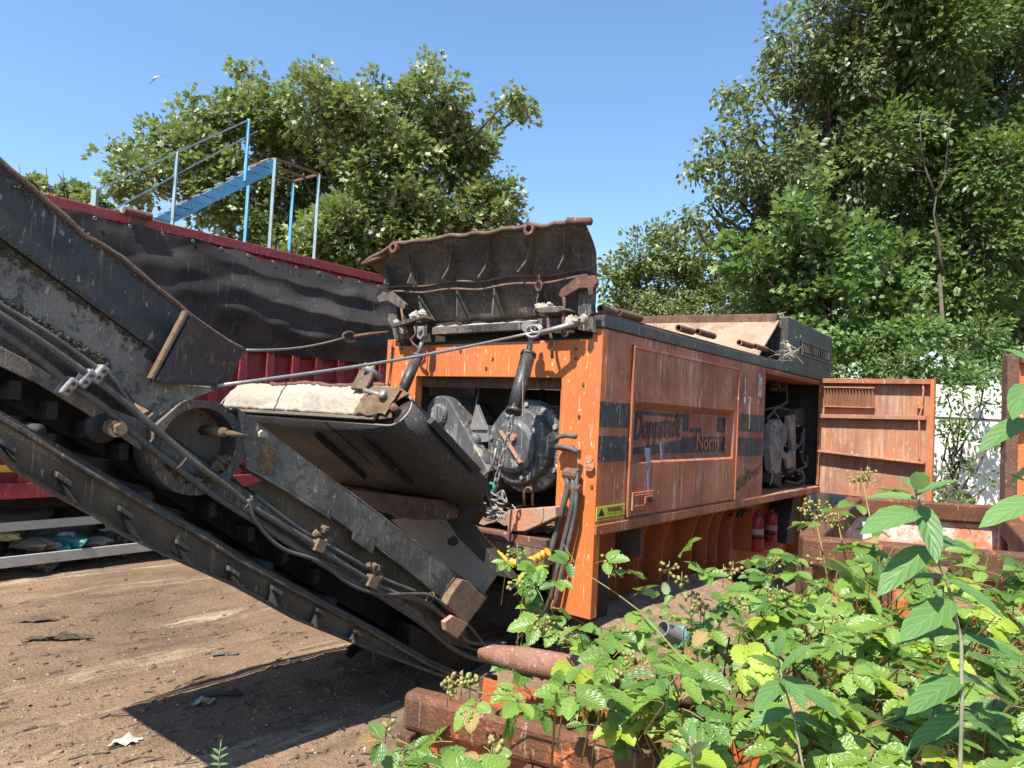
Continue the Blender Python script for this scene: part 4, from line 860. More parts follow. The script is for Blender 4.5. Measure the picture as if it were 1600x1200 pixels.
far = [p+YD*(CWD) for p in n1]; q = MB(); q.prism([p-UP*.0 for p in far]+[p+UP*.75 for p in reversed(far[:3])]+[], YD*.015); q.build('far_side_plate', MA['dark'], CV)
q = MB(); ff_ = [p+YD*(CWD-.02) for p in n2]; q.prism([p-UP*.16 for p in ff_]+[p+UP*.05 for p in reversed(ff_)], YD*.012); q.build('far_beam', MA['dark'], CV)
# near lower beam under hoses (dusty)
q = MB(); nb = [(-75, 490), (0, 540), (60, 572), (140, 625), (230, 660), (375, 760), (430, 792), (520, 850), (600, 895), (690, 960), (730, 985)]
nb2 = [(735, 1015), (690, 1002), (640, 965), (560, 915), (470, 860), (400, 815), (300, 760), (150, 655), (60, 600), (0, 572), (-75, 525)]
cplate('side_beam', nb+nb2, BC+.06, .014, 'dusty')
# round drum housing
hc = CP(312, 697, BC-.04); hr = 75/F*hc.y
dru = MB(); A8 = [R(22.5+45*k) for k in range(8)]
def oct_pt(an, r): return hc+UP*math.sin(an)*r+XD*math.cos(an)*r
n_ = 40; vo = []; 
for k in range(n_):
    an = 2*math.pi*k/n_; ro = hr*(1.02 if math.sin(an) < .1 else min(1.06, .94/max(abs(math.cos((an+R(22.5)) % R(45)-R(22.5))), .8)))
    vo.append((oct_pt(an, ro), oct_pt(an, hr*.80)))
dru_v = [p for a_, b_ in vo for p in (a_, b_, a_+YD*.20, b_+YD*.16)]
fs = []
for k in range(n_):
    j = (k+1) % n_; fs += [(4*k, 4*j, 4*j+1, 4*k+1), (4*k, 4*k+2, 4*j+2, 4*j), (4*k+1, 4*j+1, 4*j+3, 4*k+3)]
dru.add(dru_v, fs); drum = dru.build('drum_housing', MA['flap'], CV)
q = MB(); q.lathe(hc+YD*.16, YD, [(hr*.8, 0), (hr*.74, .01), (hr*.3, .03), (0, .03)], 40); q.build('drum_dish', MA['dish'], drum, smooth=True)
q = MB()
for i in range(170):
    an = rnd.uniform(-2.5, -.35); r_ = hr*rnd.uniform(.66, .8); q.blob(oct_pt(an, r_)+YD*rnd.uniform(0, .13), rnd.uniform(.008, .022), i, 4, .8)
tag(q.build('grit_pile', MA['dirt'], drum), kind='stuff')
q = MB(); sc_ = CP(345, 675, BC-.06); q.tube([sc_+YD*.2, sc_-YD*.04], .028, 14); q.tube([sc_-YD*.02, CP(385, 682, BC-.12)], [.02, .012], 8); q.build('shaft_bolt', MA['dirt'], drum, smooth=True)
q = MB(); ring(q, CP(292, 746, BC+.08), .02, .005, YD); q.build('hitch_ring', MA['steel'], drum)
# pivot boss left of drum
q = MB(); pc = CP(170, 668, BC-.0); q.lathe(pc+YD*.1, -YD, [(.085, 0), (.085, .03), (.06, .05), (0, .05)], 24); bo = q.build('pivot_boss', MA['rubber'], CV)
q = MB(); q.tube([CP(178, 668, BC)+YD*.03, CP(184, 670, BC-.1)], .045, 10); q.tube([CP(182, 668, BC-.06), CP(190, 671, BC-.15)], .03, 6); q.build('pivot_bolt', MA['dirt'], bo)
# tan strip on the belt behind drum
q = MB(); P_ = [CP(x, y, BC+.2) for x, y in ((216, 650), (240, 638), (270, 618), (300, 606), (335, 603))]
q.prism(P_+[p-UP*.035 for p in reversed(P_)], YD*.3); q.build('wood_batten', MA['wood'], CV)
# lower plate with notches
lp = cplate('frame_rail', ((372, 640), (385, 647), (440, 690), (500, 735), (562, 778), (640, 838), (700, 884), (762, 934), (748, 955), (724, 965), (692, 937), (600, 862), (586, 852), (583, 866), (550, 843), (552, 832), (516, 806), (430, 752), (385, 727)), BC-.03, .014, 'dusty')
cplate('rail_web', ((430, 745), (520, 812), (552, 830), (586, 852), (692, 935), (724, 962), (700, 985), (620, 930), (520, 860), (420, 790), (385, 760)), BC+.045, .012, 'beltbrown')
q = MB(); q.prism([CP(x, y, BC-.031) for x, y in ((385, 727), (430, 752), (516, 806), (516, 811), (430, 757), (385, 732))], YD*.09); q.prism([CP(x, y, BC-.03) for x, y in ((372, 638), (762, 931), (762, 934), (372, 641))], YD*.14); split(q, 'rail_flange', MA['dusty'], lp)
q = MB(); q.lathe(CP(408, 678, BC-.03), -YD, [(0, .03), (.022, .03), (.025, 0)], 6); q.build('rail_bolt', MA['dust'], lp)
q = MB(); q.prism([CP(x, y, BC-.034) for x, y in ((412, 690), (430, 700), (436, 712), (428, 718), (424, 740), (408, 736), (402, 720), (410, 705))], YD*.004); q.build('worn_sticker', weather('worn_sticker', (.3, .2, .06), (.05, .05, .05), (.1, .09, .08), a2=1, streak=.5, sp=.9, lo_r=.45, s=6), lp)
# end bent plates
q = MB(); q.prism([CP(x, y, BC-.12) for x, y in ((704, 930), (722, 905), (733, 908), (760, 935), (728, 980), (698, 945))], YD*.1); q.build('bent_end_plate', MA['dirt'], CV, bevel=.01)
q = MB(); q.prism([CP(x, y, BC-.14) for x, y in ((695, 972), (708, 962), (732, 975), (715, 998), (697, 985))], YD*.05); q.build('skid_foot', MA['bone'], CV, bevel=.006)
# hoses along the conveyor
hs = thing('hose_bundle', 'bundle of dusty hydraulic hoses clamped along the long black conveyor', 'hoses', CP(0, 515, BC-.08))
def hose(pts, r, b):
    P_ = []
    pts = [V((x, y, 0)) for x, y in pts]
    for i in range(len(pts)-1):
        p_0 = pts[max(i-1, 0)]; p_1 = pts[i]; p_2 = pts[i+1]; p_3 = pts[min(i+2, len(pts)-1)]
        for k in range(6):
            t = k/6; q_ = .5*((2*p_1)+(-p_0+p_2)*t+(2*p_0-5*p_1+4*p_2-p_3)*t*t+(-p_0+3*p_1-3*p_2+p_3)*t*t*t); P_.append(CP(q_.x, q_.y, b))
    P_.append(CP(pts[-1].x, pts[-1].y, b)); q = MB(); q.tube(P_, r, 10); q.build('hose', MA['hose'], hs, smooth=True)
hose(((-75, 467), (0, 516), (60, 560), (112, 602), (160, 634), (210, 678), (270, 725), (340, 778), (400, 815), (450, 848), (530, 897), (600, 934), (650, 965), (700, 1008), (745, 1030), (800, 1036)), .019, BC-.06)
hose(((-75, 444), (0, 492), (70, 538), (130, 580), (170, 608), (230, 660), (290, 712), (350, 757), (400, 796), (470, 838), (540, 884), (610, 924), (672, 946), (715, 985), (735, 1003), (790, 1006)), .018, BC-.08)
hose(((-75, 430), (0, 476), (80, 524), (150, 574), (178, 594), (212, 640), (300, 716), (380, 782), (440, 818), (500, 852)), .013, BC-.05)
hose(((388, 780), (402, 818), (440, 856), (500, 878), (545, 912), (590, 928), (640, 928), (672, 930), (700, 950), (735, 980), (758, 1010)), .011, BC-.10)
hose(((395, 800), (450, 835), (520, 878), (600, 905), (640, 935), (690, 960), (712, 1000), (760, 1022)), .012, BC-.02)
hose(((400, 775), (460, 822), (500, 846), (560, 880), (600, 905), (650, 925)), .016, BC-.04)
for (x, y) in ((110, 605), (138, 592), (158, 585)):
    q = MB(); p = CP(x, y, BC-.10); u = (CP(x+10, y-12, BC-.10)-p).normalized(); w_ = u.cross(YD); q.box(p-u*.05-w_*.025, u*.1, w_*.05, YD*.09); c_ = q.build('hose_clamp', MA['steel'], hs, bevel=.012)
    q = MB(); q.lathe(p-YD*.001+u*.02, -YD, [(0, .012), (.01, .012), (.01, 0)], 6); q.lathe(p-YD*.001-u*.02, -YD, [(0, .012), (.01, .012), (.01, 0)], 6); split(q, 'clamp_bolt', MA['dark'], c_)
for (x, y) in ((500, 842), (583, 898), (672, 934), (282, 722), (385, 785)):
    q = MB()
    if x in (500, 583):
        for k in range(7): q.blob(CP(x+rnd.uniform(-12, 16), y-rnd.uniform(-8, 18), BC-.08), rnd.uniform(.014, .03), k+x, 5, .7)
        q.box(CP(x-8, y+18, BC-.12), CP(x, y, BC-.12)-CP(x-8, y+18, BC-.12), CP(x+5, y+22, BC-.12)-CP(x-8, y+18, BC-.12), YD*.06)
    else:
        ring(q, CP(x, y, BC-.07), .045, .005, (CP(x+10, y+8, BC)-CP(x, y, BC)), sx=.7)
    q.build('hose_tie', MA['dirt'], hs)
# return belt: hanging sheet with cleats
ne = [(-75, 603), (0, 647), (95, 702), (190, 760), (325, 837), (380, 872), (480, 926), (580, 980), (667, 1030), (720, 1055)]
NE = resample([CP(x, y, BC) for x, y in ne], .08)
q = MB(); WB = CWD+.05
q.add([p+YD*WB*j/6-UP*.05*math.sin(math.pi*j/6)*0 for p in NE for j in range(7)], [(7*i+j, 7*i+j+1, 7*i+7+j+1, 7*i+7+j) for i in range(len(NE)-1) for j in range(6)])
rb = q.build('return_belt', MA['beltbrown'], CV, solid=.016)
q = MB(); q.tube([p-YD*.01 for p in NE], .014, 6); q.build('belt_edge', MA['rubber'], rb, smooth=True)
tp_ = [(-75, 601), (0, 646), (95, 702), (190, 759), (325, 836), (380, 871), (480, 925), (580, 978), (667, 1029), (720, 1052)]
bt_ = [(-75, 651), (0, 703), (30, 738), (95, 777), (160, 812), (195, 837), (290, 882), (380, 922), (475, 974), (580, 1017), (640, 1040), (700, 1062)]
rail = cplate('return_rail', tp_+bt_[::-1], BC-.05, .014, 'beltbrown')
q = MB(); q.prism([CP(x, y, BC-.12) for x, y in bt_]+[CP(x, y-5, BC-.12) for x, y in bt_[::-1]], YD*.12); q.build('rail_lower_flange', MA['rubber'], rail)
q = MB(); q.tube([CP(x, y+9, BC-.065) for x, y in tp_], .012, 6); q.build('rail_bead', MA['black2'], rail, smooth=True)
for (x0, y0, x1, y1) in ((-5, 690, 12, 716), (84, 742, 106, 782), (182, 795, 202, 836), (272, 846, 285, 878), (352, 888, 362, 912), (420, 918, 417, 941), (489, 952, 480, 975), (548, 985, 538, 1000)):
    q = MB(); p = CP(x0, y0, BC-.052); q2 = CP(x1, y1, BC-.052); w_ = (CP(x0+10, y0+7, BC-.052)-p).normalized()
    q.add([p, q2, q2+w_*.02, p+w_*.02, p-YD*.02, q2-YD*.10, q2+w_*.02-YD*.10, p+w_*.02-YD*.02], [(0, 1, 5, 4), (3, 7, 6, 2), (4, 5, 6, 7), (0, 4, 7, 3), (1, 2, 6, 5)]); q.build('rail_rib', MA['dark'], rail)
    q = MB(); q.box(p-w_*.005-UP*.01, w_*.09, UP*.03, -YD*.05); q.build('rail_clip', MA['black2'], rail, bevel=.006)
q = MB()
for k, (x, y) in enumerate(((60, 680), (230, 784), (420, 892), (520, 948))):
    p = CP(x, y, BC); q.tube([p-YD*.0+UP*.02, p+YD*WB+UP*.02], .035, 10)
split(q, 'return_roller', MA['dark'], CV, smooth=True)
# frame between upper beam and return belt at the foot
cplate('foot_plate', ((640, 975), (700, 1000), (745, 1010), (790, 1020), (800, 1060), (700, 1055), (640, 1022)), BC+.1, CWD-.2, 'dark')
q = MB(); p = CP(548, 1022, BC+.3)
cplate('tow_lug', ((541, 1025), (545, 1013), (556, 1005), (568, 1015), (556, 1022), (549, 1030)), BC+.9, .03, 'dark')
for k in range(4):
    q = MB(); q.tube([CP(583, 1018+k*6, BC+.6), CP(642, 1030+k*7, BC+.6)], .02, 8); q.build('foot_pipe', MA['beltbrown'], CV, smooth=True)

# ================================================================== OVERBAND MAGNET
nr = on(620, 642, 'b', BC-.02); na, nb_, nc_ = toM(nr)
fr_ = on(741, 766, 'b', BC-.02); fa, fb, fc = toM(fr_)
Wd = (fr_-nr).normalized(); LW = (fr_-nr).length; Nn = YD.cross(Wd).normalized(); Nn = Nn if Nn.z > 0 else -Nn
print('magnet', toM(nr), toM(fr_), LW)
MG = thing('magnet_conveyor', 'short black rubber belt conveyor hung crosswise over the long conveyor', 'conveyor', nr)
Rr = .135; LB = 2.25
def mg(u, n_, w_): return nr+YD*u+Nn*n_+Wd*w_
prof = [( -Rr*math.cos(R(t)), Rr*math.sin(R(t))) for t in range(90, -91, -15)]   # nose round
loop = []
for t in range(-90, 91, 15): loop.append((-Rr*math.cos(R(t)), -Rr*math.sin(R(-t))))
far_l = [(LB+Rr*math.cos(R(t)), Rr*math.sin(R(t))) for t in range(90, -91, -15)]
lp_ = loop+far_l
q = MB(); n_ = len(lp_); vs = []
for (u, h) in lp_:
    for w_ in (0, LW*.25, LW*.5, LW*.75, LW): vs.append(mg(u, h+.006*math.sin(w_*5), w_))
q.add(vs, [(5*i+j, 5*i+j+1, 5*((i+1) % n_)+j+1, 5*((i+1) % n_)+j) for i in range(n_) for j in range(4)])
mbt = q.build('rubber_belt', MA['rubber'], MG, smooth=True, solid=.014)
q = MB(); q.tube([mg(u, h, -.004) for u, h in lp_]+[mg(lp_[0][0], lp_[0][1], -.004)], .008, 6, cap=False); split(q, 'belt_edge', MA['steel'], mbt, smooth=True)
for u in (.42, 1.0):
    q = MB(); q.box(mg(u, -Rr-.05, .16), YD*.035, Nn*.045, Wd*(LW*.62)); split(q, 'belt_cleat', MA['rubber'], mbt, bevel=.006)
q = MB(); q.box(mg(-Rr-.05, .02, .18), -YD*.02+Nn*.05, YD*.05+Nn*.02, Wd*(LW*.62)); split(q, 'belt_cleat', MA['rubber'], mbt, bevel=.006)
q = MB(); q.box(mg(.72, -Rr-.009, .0), YD*.02, Nn*.008, Wd*LW); q.build('belt_splice', MA['dark'], mbt)
q = MB(); q.tube([mg(0, 0, .02), mg(0, 0, LW-.02)], Rr-.012, 24); q.build('end_roller', MA['dark'], MG, smooth=True)
q = MB(); q.tube([mg(0, 0, -.06), mg(0, 0, .03)], .03, 10); q.build('roller_axle', MA['rust'], MG, smooth=True)
# side frame, pale with dust
q = MB()
def sff(u, v):
    uu = .14+(LB-.14)*u; hh = -.08+(.27+.02*noise.noise(V((u*9, 3, 0))))*v
    return mg(uu, hh, -.035-.03*math.sin(math.pi*v)*(.6+.8*noise.noise(V((u*7, v*1.5, 0))))-.012*noise.noise(V((u*40, v*6, 1))))
q.grid(sff, 120, 14); sf = q.build('side_frame', MA['dust'], MG, smooth=True, solid=.01)
q = MB(); q.tube([mg(.25+i*.05, .20+.004*math.sin(i*1.3)+.012*math.sin(i*.4), -.03) for i in range(31)], .022, 8); q.build('frame_lip', MA['rust'], sf, smooth=True)
q = MB(); q.prism([mg(.14, -.12, -.05), mg(LB, -.13, -.05), mg(LB, -.085, -.03), mg(.14, -.07, -.03)], Wd*.02); q.build('frame_channel', MA['interior'], MG)
q = MB(); q.prism([mg(.36, .12, -.10), mg(.53, .12, -.10), mg(.56, .3, -.10), mg(.50, .36, -.10), mg(.42, .36, -.10), mg(.36, .2, -.10)], Wd*.03); hb = q.build('hanger_bracket', MA['beltbrown'], MG, bevel=.01)
q = MB(); q.tube([mg(.45, .3, -.16), mg(.4, .3, .0)], .03, 10); q.build('bracket_bolt', MA['steel'], hb, smooth=True)
q = MB()
def dirt_f(u, v):
    uu = .02+.36*u; return mg(uu, -.08+.26*v+.03*noise.noise(V((u*3, v*3, 0))), -.06-.05*math.sin(math.pi*u)*math.sin(math.pi*v)-.02*noise.noise(V((u*7, v*7, 1))))
q.grid(dirt_f, 16, 12); tag(q.build('caked_dirt', MA['dirt'], MG, smooth=True), kind='stuff')
q = MB(); q.prism([mg(-.02, -.08, -.03), mg(.1, -.1, -.03), mg(.22, .18, -.03), mg(.1, .2, -.03), mg(-.06, .14, -.03), mg(.06, .05, -.03)], Wd*.012); q.build('tension_plate', MA['rust'], MG)
q = MB(); q.tube([mg(.08, .06, -.09), mg(.32, .09, -.12)], .018, 8); q.lathe(mg(.1, .06, -.13), Wd, [(0, 0), (.035, 0), (.035, .03), (0, .03)], 6); q.build('tension_bolt', MA['steel'], MG, smooth=True)
q = MB(); q.mbox; q.prism([mg(.3, .03, .05), mg(1.55, .03, .05), mg(1.55, .10, .05), mg(.3, .10, .05)], Wd*(LW-.1)); q.build('magnet_block', MA['dust'], MG)
# dark support arms below
q = MB(); q.prism([on(x, y, 'a', -.75) for x, y in ((520, 762), (560, 766), (690, 782), (705, 800), (700, 812), (640, 812), (560, 790), (520, 780))], XD*.12); q.build('support_arm', MA['rust'], MG, bevel=.01)
q = MB(); q.prism([on(x, y, 'a', -.62) for x, y in ((676, 778), (728, 780), (738, 800), (722, 825), (700, 818))], XD*.2); q.prism([on(x, y, 'a', -.6) for x, y in ((690, 800), (722, 812), (775, 875), (800, 905), (775, 900), (715, 840))], XD*.1)
q.build('support_leg', MA['dark'], MG, bevel=.01)
q = MB(); q.lathe(on(711, 845, 'a', -.6), -XD, [(0, .06), (.035, .06), (.04, 0)], 6); q.build('leg_bolt', MA['dark'], MG)
# dusty chute under the front opening
g = MB(); g.prism([on(x, y, 'a', -.35) for x, y in ((610, 812), (640, 808), (700, 812), (780, 890), (752, 930), (700, 890))], XD*.04); g.build('dusty_chute', MA['dust'], SH, bevel=.01)  # dust-pale colour also stands in for sunlight on this shaded plate
g = MB(); g.mbox(-.2, .05, .35, 2.1, .95, 1.08); g.build('chute_edge', MA['dirt'], SH)

# ================================================================== TRAILER
TY = 6.6; rc = BOT+3.298
TR = thing('bulk_trailer', 'long red bulk trailer with high ribbed sides parked behind the conveyor', 'trailer', M(0, TY, 0))
g = MB(); g.mbox(-9, 9, TY, TY+.10, rc-.14, rc); g.build('top_rail', MA['red'], TR, bevel=.01)
cb0 = toM(on(100, 760, 'b', TY))[2]; print('trailer bottom', cb0, 'ground bar', toM(on(120, 868, 'b', TY-.1)), toM(on(120, 820, 'b', TY-.1)))
g = MB(); g.mbox(-9, 9, TY+.14, TY+.18, cb0, rc-.1); g.mbox(-9, 9, TY+2.5, TY+2.55, cb0, rc); g.mbox(-9, 9, TY+.18, TY+2.5, cb0, cb0+.08); split(g, 'side_sheet', MA['red'], TR)
for k in range(40):
    a = -8.8+k*.45; g = MB(); g.prism([M(a, TY+.02, cb0+.02), M(a+.16, TY+.02, cb0+.02), M(a+.13, TY+.02, rc-.3), M(a+.03, TY+.02, rc-.3)], YD*.12); g.build('side_post', MA['red'], TR, bevel=.006)
g = MB(); g.mbox(-9, 9, TY-.02, TY+.13, cb0-.12, cb0+.06); g.build('bottom_rail', MA['red'], TR, bevel=.01)
p = toM(on(212, 332, 'b', TY-.05)); g = MB(); g.tube([M(p[0]-.15, TY-.06, rc+.02), M(p[0]+.2, TY-.06, rc+.01)], .05, 10); g.mbox(p[0]-.05, p[0]+.12, TY-.04, TY-.001, rc-.2, rc-.01); g.build('tarp_latch', MA['rust'], TR, smooth=False)
g = MB(); rnd = random.Random(2)
for k in range(2): pass
pz = toM(on(4, 731, 'b', TY-.03)); g.mbox(pz[0]-.4, pz[0]+.12, TY-.03, TY-.021, pz[2]-.05, pz[2]+.03); pz = toM(on(142, 731, 'b', TY-.03)); g.mbox(pz[0]-.1, pz[0]+.12, TY-.03, TY-.021, pz[2]-.03, pz[2]+.03); split(g, 'marker_reflector', MA['yellow'], TR)
g = MB(); g.mbox(-9, 9, TY+.7, TY+.85, cb0-.35, cb0-.1); g.mbox(-9, 9, TY+1.7, TY+1.85, cb0-.35, cb0-.1); split(g, 'chassis_beam', MA['dark'], TR)
b1 = toM(on(100, 818, 'b', TY-.02))[2]; b2 = toM(on(100, 870, 'b', TY-.02))[2]
g = MB(); g.mbox(-6.5, 1.5, TY+.0, TY+.04, b1-.045, b1+.06); split(g, 'side_guard', MA['alu'], TR, bevel=.008)
g = MB(); g.mbox(-6.5, 1.5, TY+.0, TY+.04, b2-.06, b2+.07); split(g, 'side_guard', MA['alu'], TR, bevel=.008)
for a in (-5, -3, -.8, 1.2):
    g = MB(); g.mbox(a, a+.06, TY+.045, TY+.1, b2-.1, cb0-.12); g.build('guard_post', MA['dark'], TR)
g = MB()
for k in range(9): a = toM(on(24+k*2.6, 823, 'b', TY))[0]; 
for a in (-3.0, 3.2, 4.6):
    g = MB(); g.lathe(M(a, TY+.35, .52), YD, [(.25, 0), (.45, 0), (.52, .04), (.52, .3), (.45, .34), (.25, .34)], 36); g.lathe(M(a, TY+1.9, .52), YD, [(.25, 0), (.45, 0), (.52, .04), (.52, .3), (.45, .34), (.25, .34)], 36); w_ = split(g, 'wheel', MA['tyre'], TR, smooth=False)
# tarpaulin
tb0 = toM(on(390, 547, 'b', TY-.05))[2]; tb1 = toM(on(598, 570, 'b', TY-.05))[2]; ttop = rc-.135; print('tarp', tb0, tb1, ttop)
tbt = (tb0+tb1)/2
aA = toM(on(90, 330, 'b', TY))[0]; aB = toM(on(605, 440, 'b', TY))[0]
tt = thing('tarpaulin', 'sagging black tarpaulin laced along the top of the red trailer', 'tarpaulin', M(aA, TY-.05, tbt))
g = MB()
def tf(u, v):
    a = -8.5+(aB+3.5+8.5)*u; H = ttop-tbt
    span = (a-(aA+1.4))/(aB+2.0-(aA+1.4)); s_ = max(0, min(1, span))
    sag = math.sin(math.pi*s_)
    c = ttop-.01-.06*sag*(1-v)*(1 if s_ > 0 else 0) - H*v - .02*math.sin(a*9)*(1-v)
    # folds: ridge lines hanging as swags
    dsp = 0
    w_ = v-.42*sag*(1-.25*v)
    for k, (ph, am, wd_) in enumerate(((.10, .07, .12), (.42, .17, .20), (.72, .15, .15))):
        x = (v-(ph*.62+.40*sag*(.35+.8*ph)+.02*noise.noise(V((a*.8, k, 0)))))/wd_
        dsp += am*(math.exp(-abs(x*1.6)**1.25) if x > 0 else math.exp(-abs(x)**1.6))*sag**.9
    dsp += .05*noise.noise(V((a*.5, v*2.0, 1)))+.016*noise.noise(V((a*1.6+v*2, v*5, 2)))+.05*abs(noise.noise(V((a*.7+v*3, v*2.2, 7))))-.05*abs(noise.noise(V((a*.45-v*2, v*1.6, 17))))
    return M(a, TY-.05-dsp-.05*math.sin(math.pi*v), c)
g.grid(tf, 260, 90); g.build('tarp_sheet', MA['tarp'], tt, smooth=True)
for k in range(24):
    a = -4+k*.42
    if a > aB+1.5: break
    g = MB(); ring(g, M(a, TY-.08, ttop-.04-.06*max(0, math.sin(math.pi*max(0, min(1, (a-(aA+1.4))/(aB+.6-aA)))))), .018, .006, YD, 12); g.build('eyelet', MA['steel'], tt, smooth=True)
g = MB()
for k in range(30):
    a = -4.2+k*.42; g.bar(M(a, TY-.02, ttop-.03), M(a+.1, TY-.01, rc-.12), .012)
split(g, 'lacing', MA['dark'], tt)

# rubbish under trailer
rnd = random.Random(31)
g = MB()
for i in range(520):
    a = rnd.uniform(-7, 3); b = TY+rnd.uniform(.1, 2.6); g.blob(M(a, b, .05+rnd.uniform(0, .2)+max(0, b-TY-1.2)*rnd.uniform(0, .75)), rnd.uniform(.05, .18), i, 6, 1.1, (1, 1, .6))  # rear of the heap raised to block daylight from beyond the trailer
tag(g.build('rubbish', MA['interior']), 'heap of mixed rubbish lying under the red trailer', 'rubbish', kind='stuff')
def bag(lbl, mat, x, y, sz, seed, nm='rubbish_bag'):
    p = on(x, y, 'b', TY+.25); q = MB()
    def f(u, v):
        th = u*2*math.pi; rr = sz*(math.sin(math.pi*min(v, .999)))*(1+.8*noise.noise(V((math.cos(th)*1.5, math.sin(th)*1.5, v*3+seed)))+.5*noise.noise(V((math.cos(th)*5, math.sin(th)*5, v*6+seed))))
        return p+V((math.cos(th)*rr*1.3, math.sin(th)*rr*.7, sz*.5*(-math.cos(math.pi*v))))
    q.grid(f, 22, 10); tag(q.build(nm, mat, smooth=False), lbl, 'bag')
mk = lambda n, c: weather(n, c, tuple(x*.6 for x in c), tuple(min(1, x*1.3+.1) for x in c), a2=.6, streak=.1, sp=.3, bump=.2, rough=.4)
bag('grey cloth bundle under the trailer at far left', mk('grey_cloth', (.25, .22, .17)), 55, 850, .17, 1); bag('teal plastic sheet bundled under the trailer', mk('teal_plastic', (.03, .2, .22)), 95, 848, .2, 2)
bag('bright green bag among the rubbish under the trailer', mk('green_bag', (.02, .25, .08)), 118, 840, .10, 3); bag('white crumpled bag beside the green one', mk('white_bag', (.5, .5, .46)), 105, 836, .09, 4)
bag('pale grey crumpled film at the right of the rubbish', mk('film', (.35, .32, .28)), 155, 846, .13, 5); bag('pale yellow bag at the left edge of the rubbish', mk('yellow_bag', (.5, .48, .2)), 12, 838, .11, 6)
for (x, y, lb) in ((78, 815, 'worn tyre lying on its side behind the aluminium guard'), (5, 800, 'dark tyre at the left edge behind the aluminium guard')):
    q = MB(); c = on(x, y, 'b', TY+1.0); prof = []
    for k in range(17): an = math.pi*k/16; prof.append((.38+.14*math.sin(an), -.14*math.cos(an)))
    prof += [(.3, .14), (.3, -.14), (.38, -.14)]
    q.lathe(V((c.x, c.y, c.z)), V((.25, -.1, 1)), prof, 36)
    ty = q.build('old_tyre', MA['tyre']); tag(ty, lb, 'tyre', 'old tyres under the trailer')
    q = MB()
    for k in range(30):
        an = 2*math.pi*k/30; ax = V((.25, -.1, 1)).normalized(); x_ = ax.orthogonal().normalized(); y_ = ax.cross(x_); d = x_*math.cos(an)+y_*math.sin(an); q.bar(c+d*.52-ax*.1, c+d*.52+ax*.1+d.cross(ax)*.03, .03, .03, d)
    q.build('tread', MA['tyre'], ty)

# ================================================================== BLUE STAIRS
BS = 9.3
SC = lambda x, y, b=BS: on(x, y, 'b', b)
ST = thing('steel_staircase', 'blue steel staircase with handrail rising behind the red trailer', 'staircase', M(toM(SC(400, 300))[0], BS, 0))
g = MB(); g.prism([SC(x, y) for x, y in ((200, 375), (232, 345), (430, 246), (431, 268), (268, 350), (220, 378))], YD*.06); g.build('stringer', MA['blue'], ST, bevel=.006)
for k in range(11):
    x = 240+k*18; y = 343-k*9.3; p = SC(x, y-1, BS+.0); g = MB(); g.box(p, XD*.30, YD*.30, UP*.03); g.build('tread', MA['steel'], ST, bevel=.005)
def spole(p, q, w_=.05, mt='blue', nm='post'):
    g = MB(); g.bar(p, q, w_); g.build(nm, MA[mt], ST)
hb_ = BS
def vpost(x, y0, y1, b, mt='blue', w_=.05, nm='post'):
    p = SC(x, y0, b); g = MB(); g.bar(p, V((p.x, p.y, SC(x, y1, b).z)), w_); g.build(nm, MA[mt], ST)
vpost(149, 297, 400, hb_, 'blue2', .08, 'rail_post'); vpost(277, 238, 400, hb_, 'blue2', .05, 'rail_post'); vpost(389, 186, 285, hb_, 'blue', .05, 'rail_post')
g = MB(); g.bar(SC(149, 298), SC(277, 238), .026); g.bar(SC(277, 238), SC(389, 187), .026); split(g, 'handrail', MA['blue2'], ST)
g = MB(); g.bar(SC(165, 335), SC(277, 272), .022); g.bar(SC(277, 272), SC(402, 205), .022); split(g, 'mid_rail', MA['blue2'], ST)
pw = BS; f0 = SC(430, 248); f1 = SC(499, 268); zt = (f0.z+f1.z)/2
m0 = toM(f0); m1 = toM(f1); zt = m0[2]; bb = BS+.9
for (a, b, mt) in ((m0[0], BS, 'blue2'), (m1[0], BS, 'blue2'), (m0[0], bb, 'blue'), (m1[0], bb, 'blue')):
    g = MB(); g.bar(M(a, b, 1), M(a, b, zt), .055); g.build('platform_post', MA[mt], ST)
g = MB()
for (p, q_) in (((m0[0], BS), (m1[0], BS)), ((m1[0], BS), (m1[0], bb)), ((m1[0], bb), (m0[0], bb)), ((m0[0], bb), (m0[0], BS)), ((m0[0], BS+.45), (m1[0], BS+.45))):
    g.bar(M(p[0], p[1], zt), M(q_[0], q_[1], zt), .05)
split(g, 'platform_frame', MA['rust'], ST)

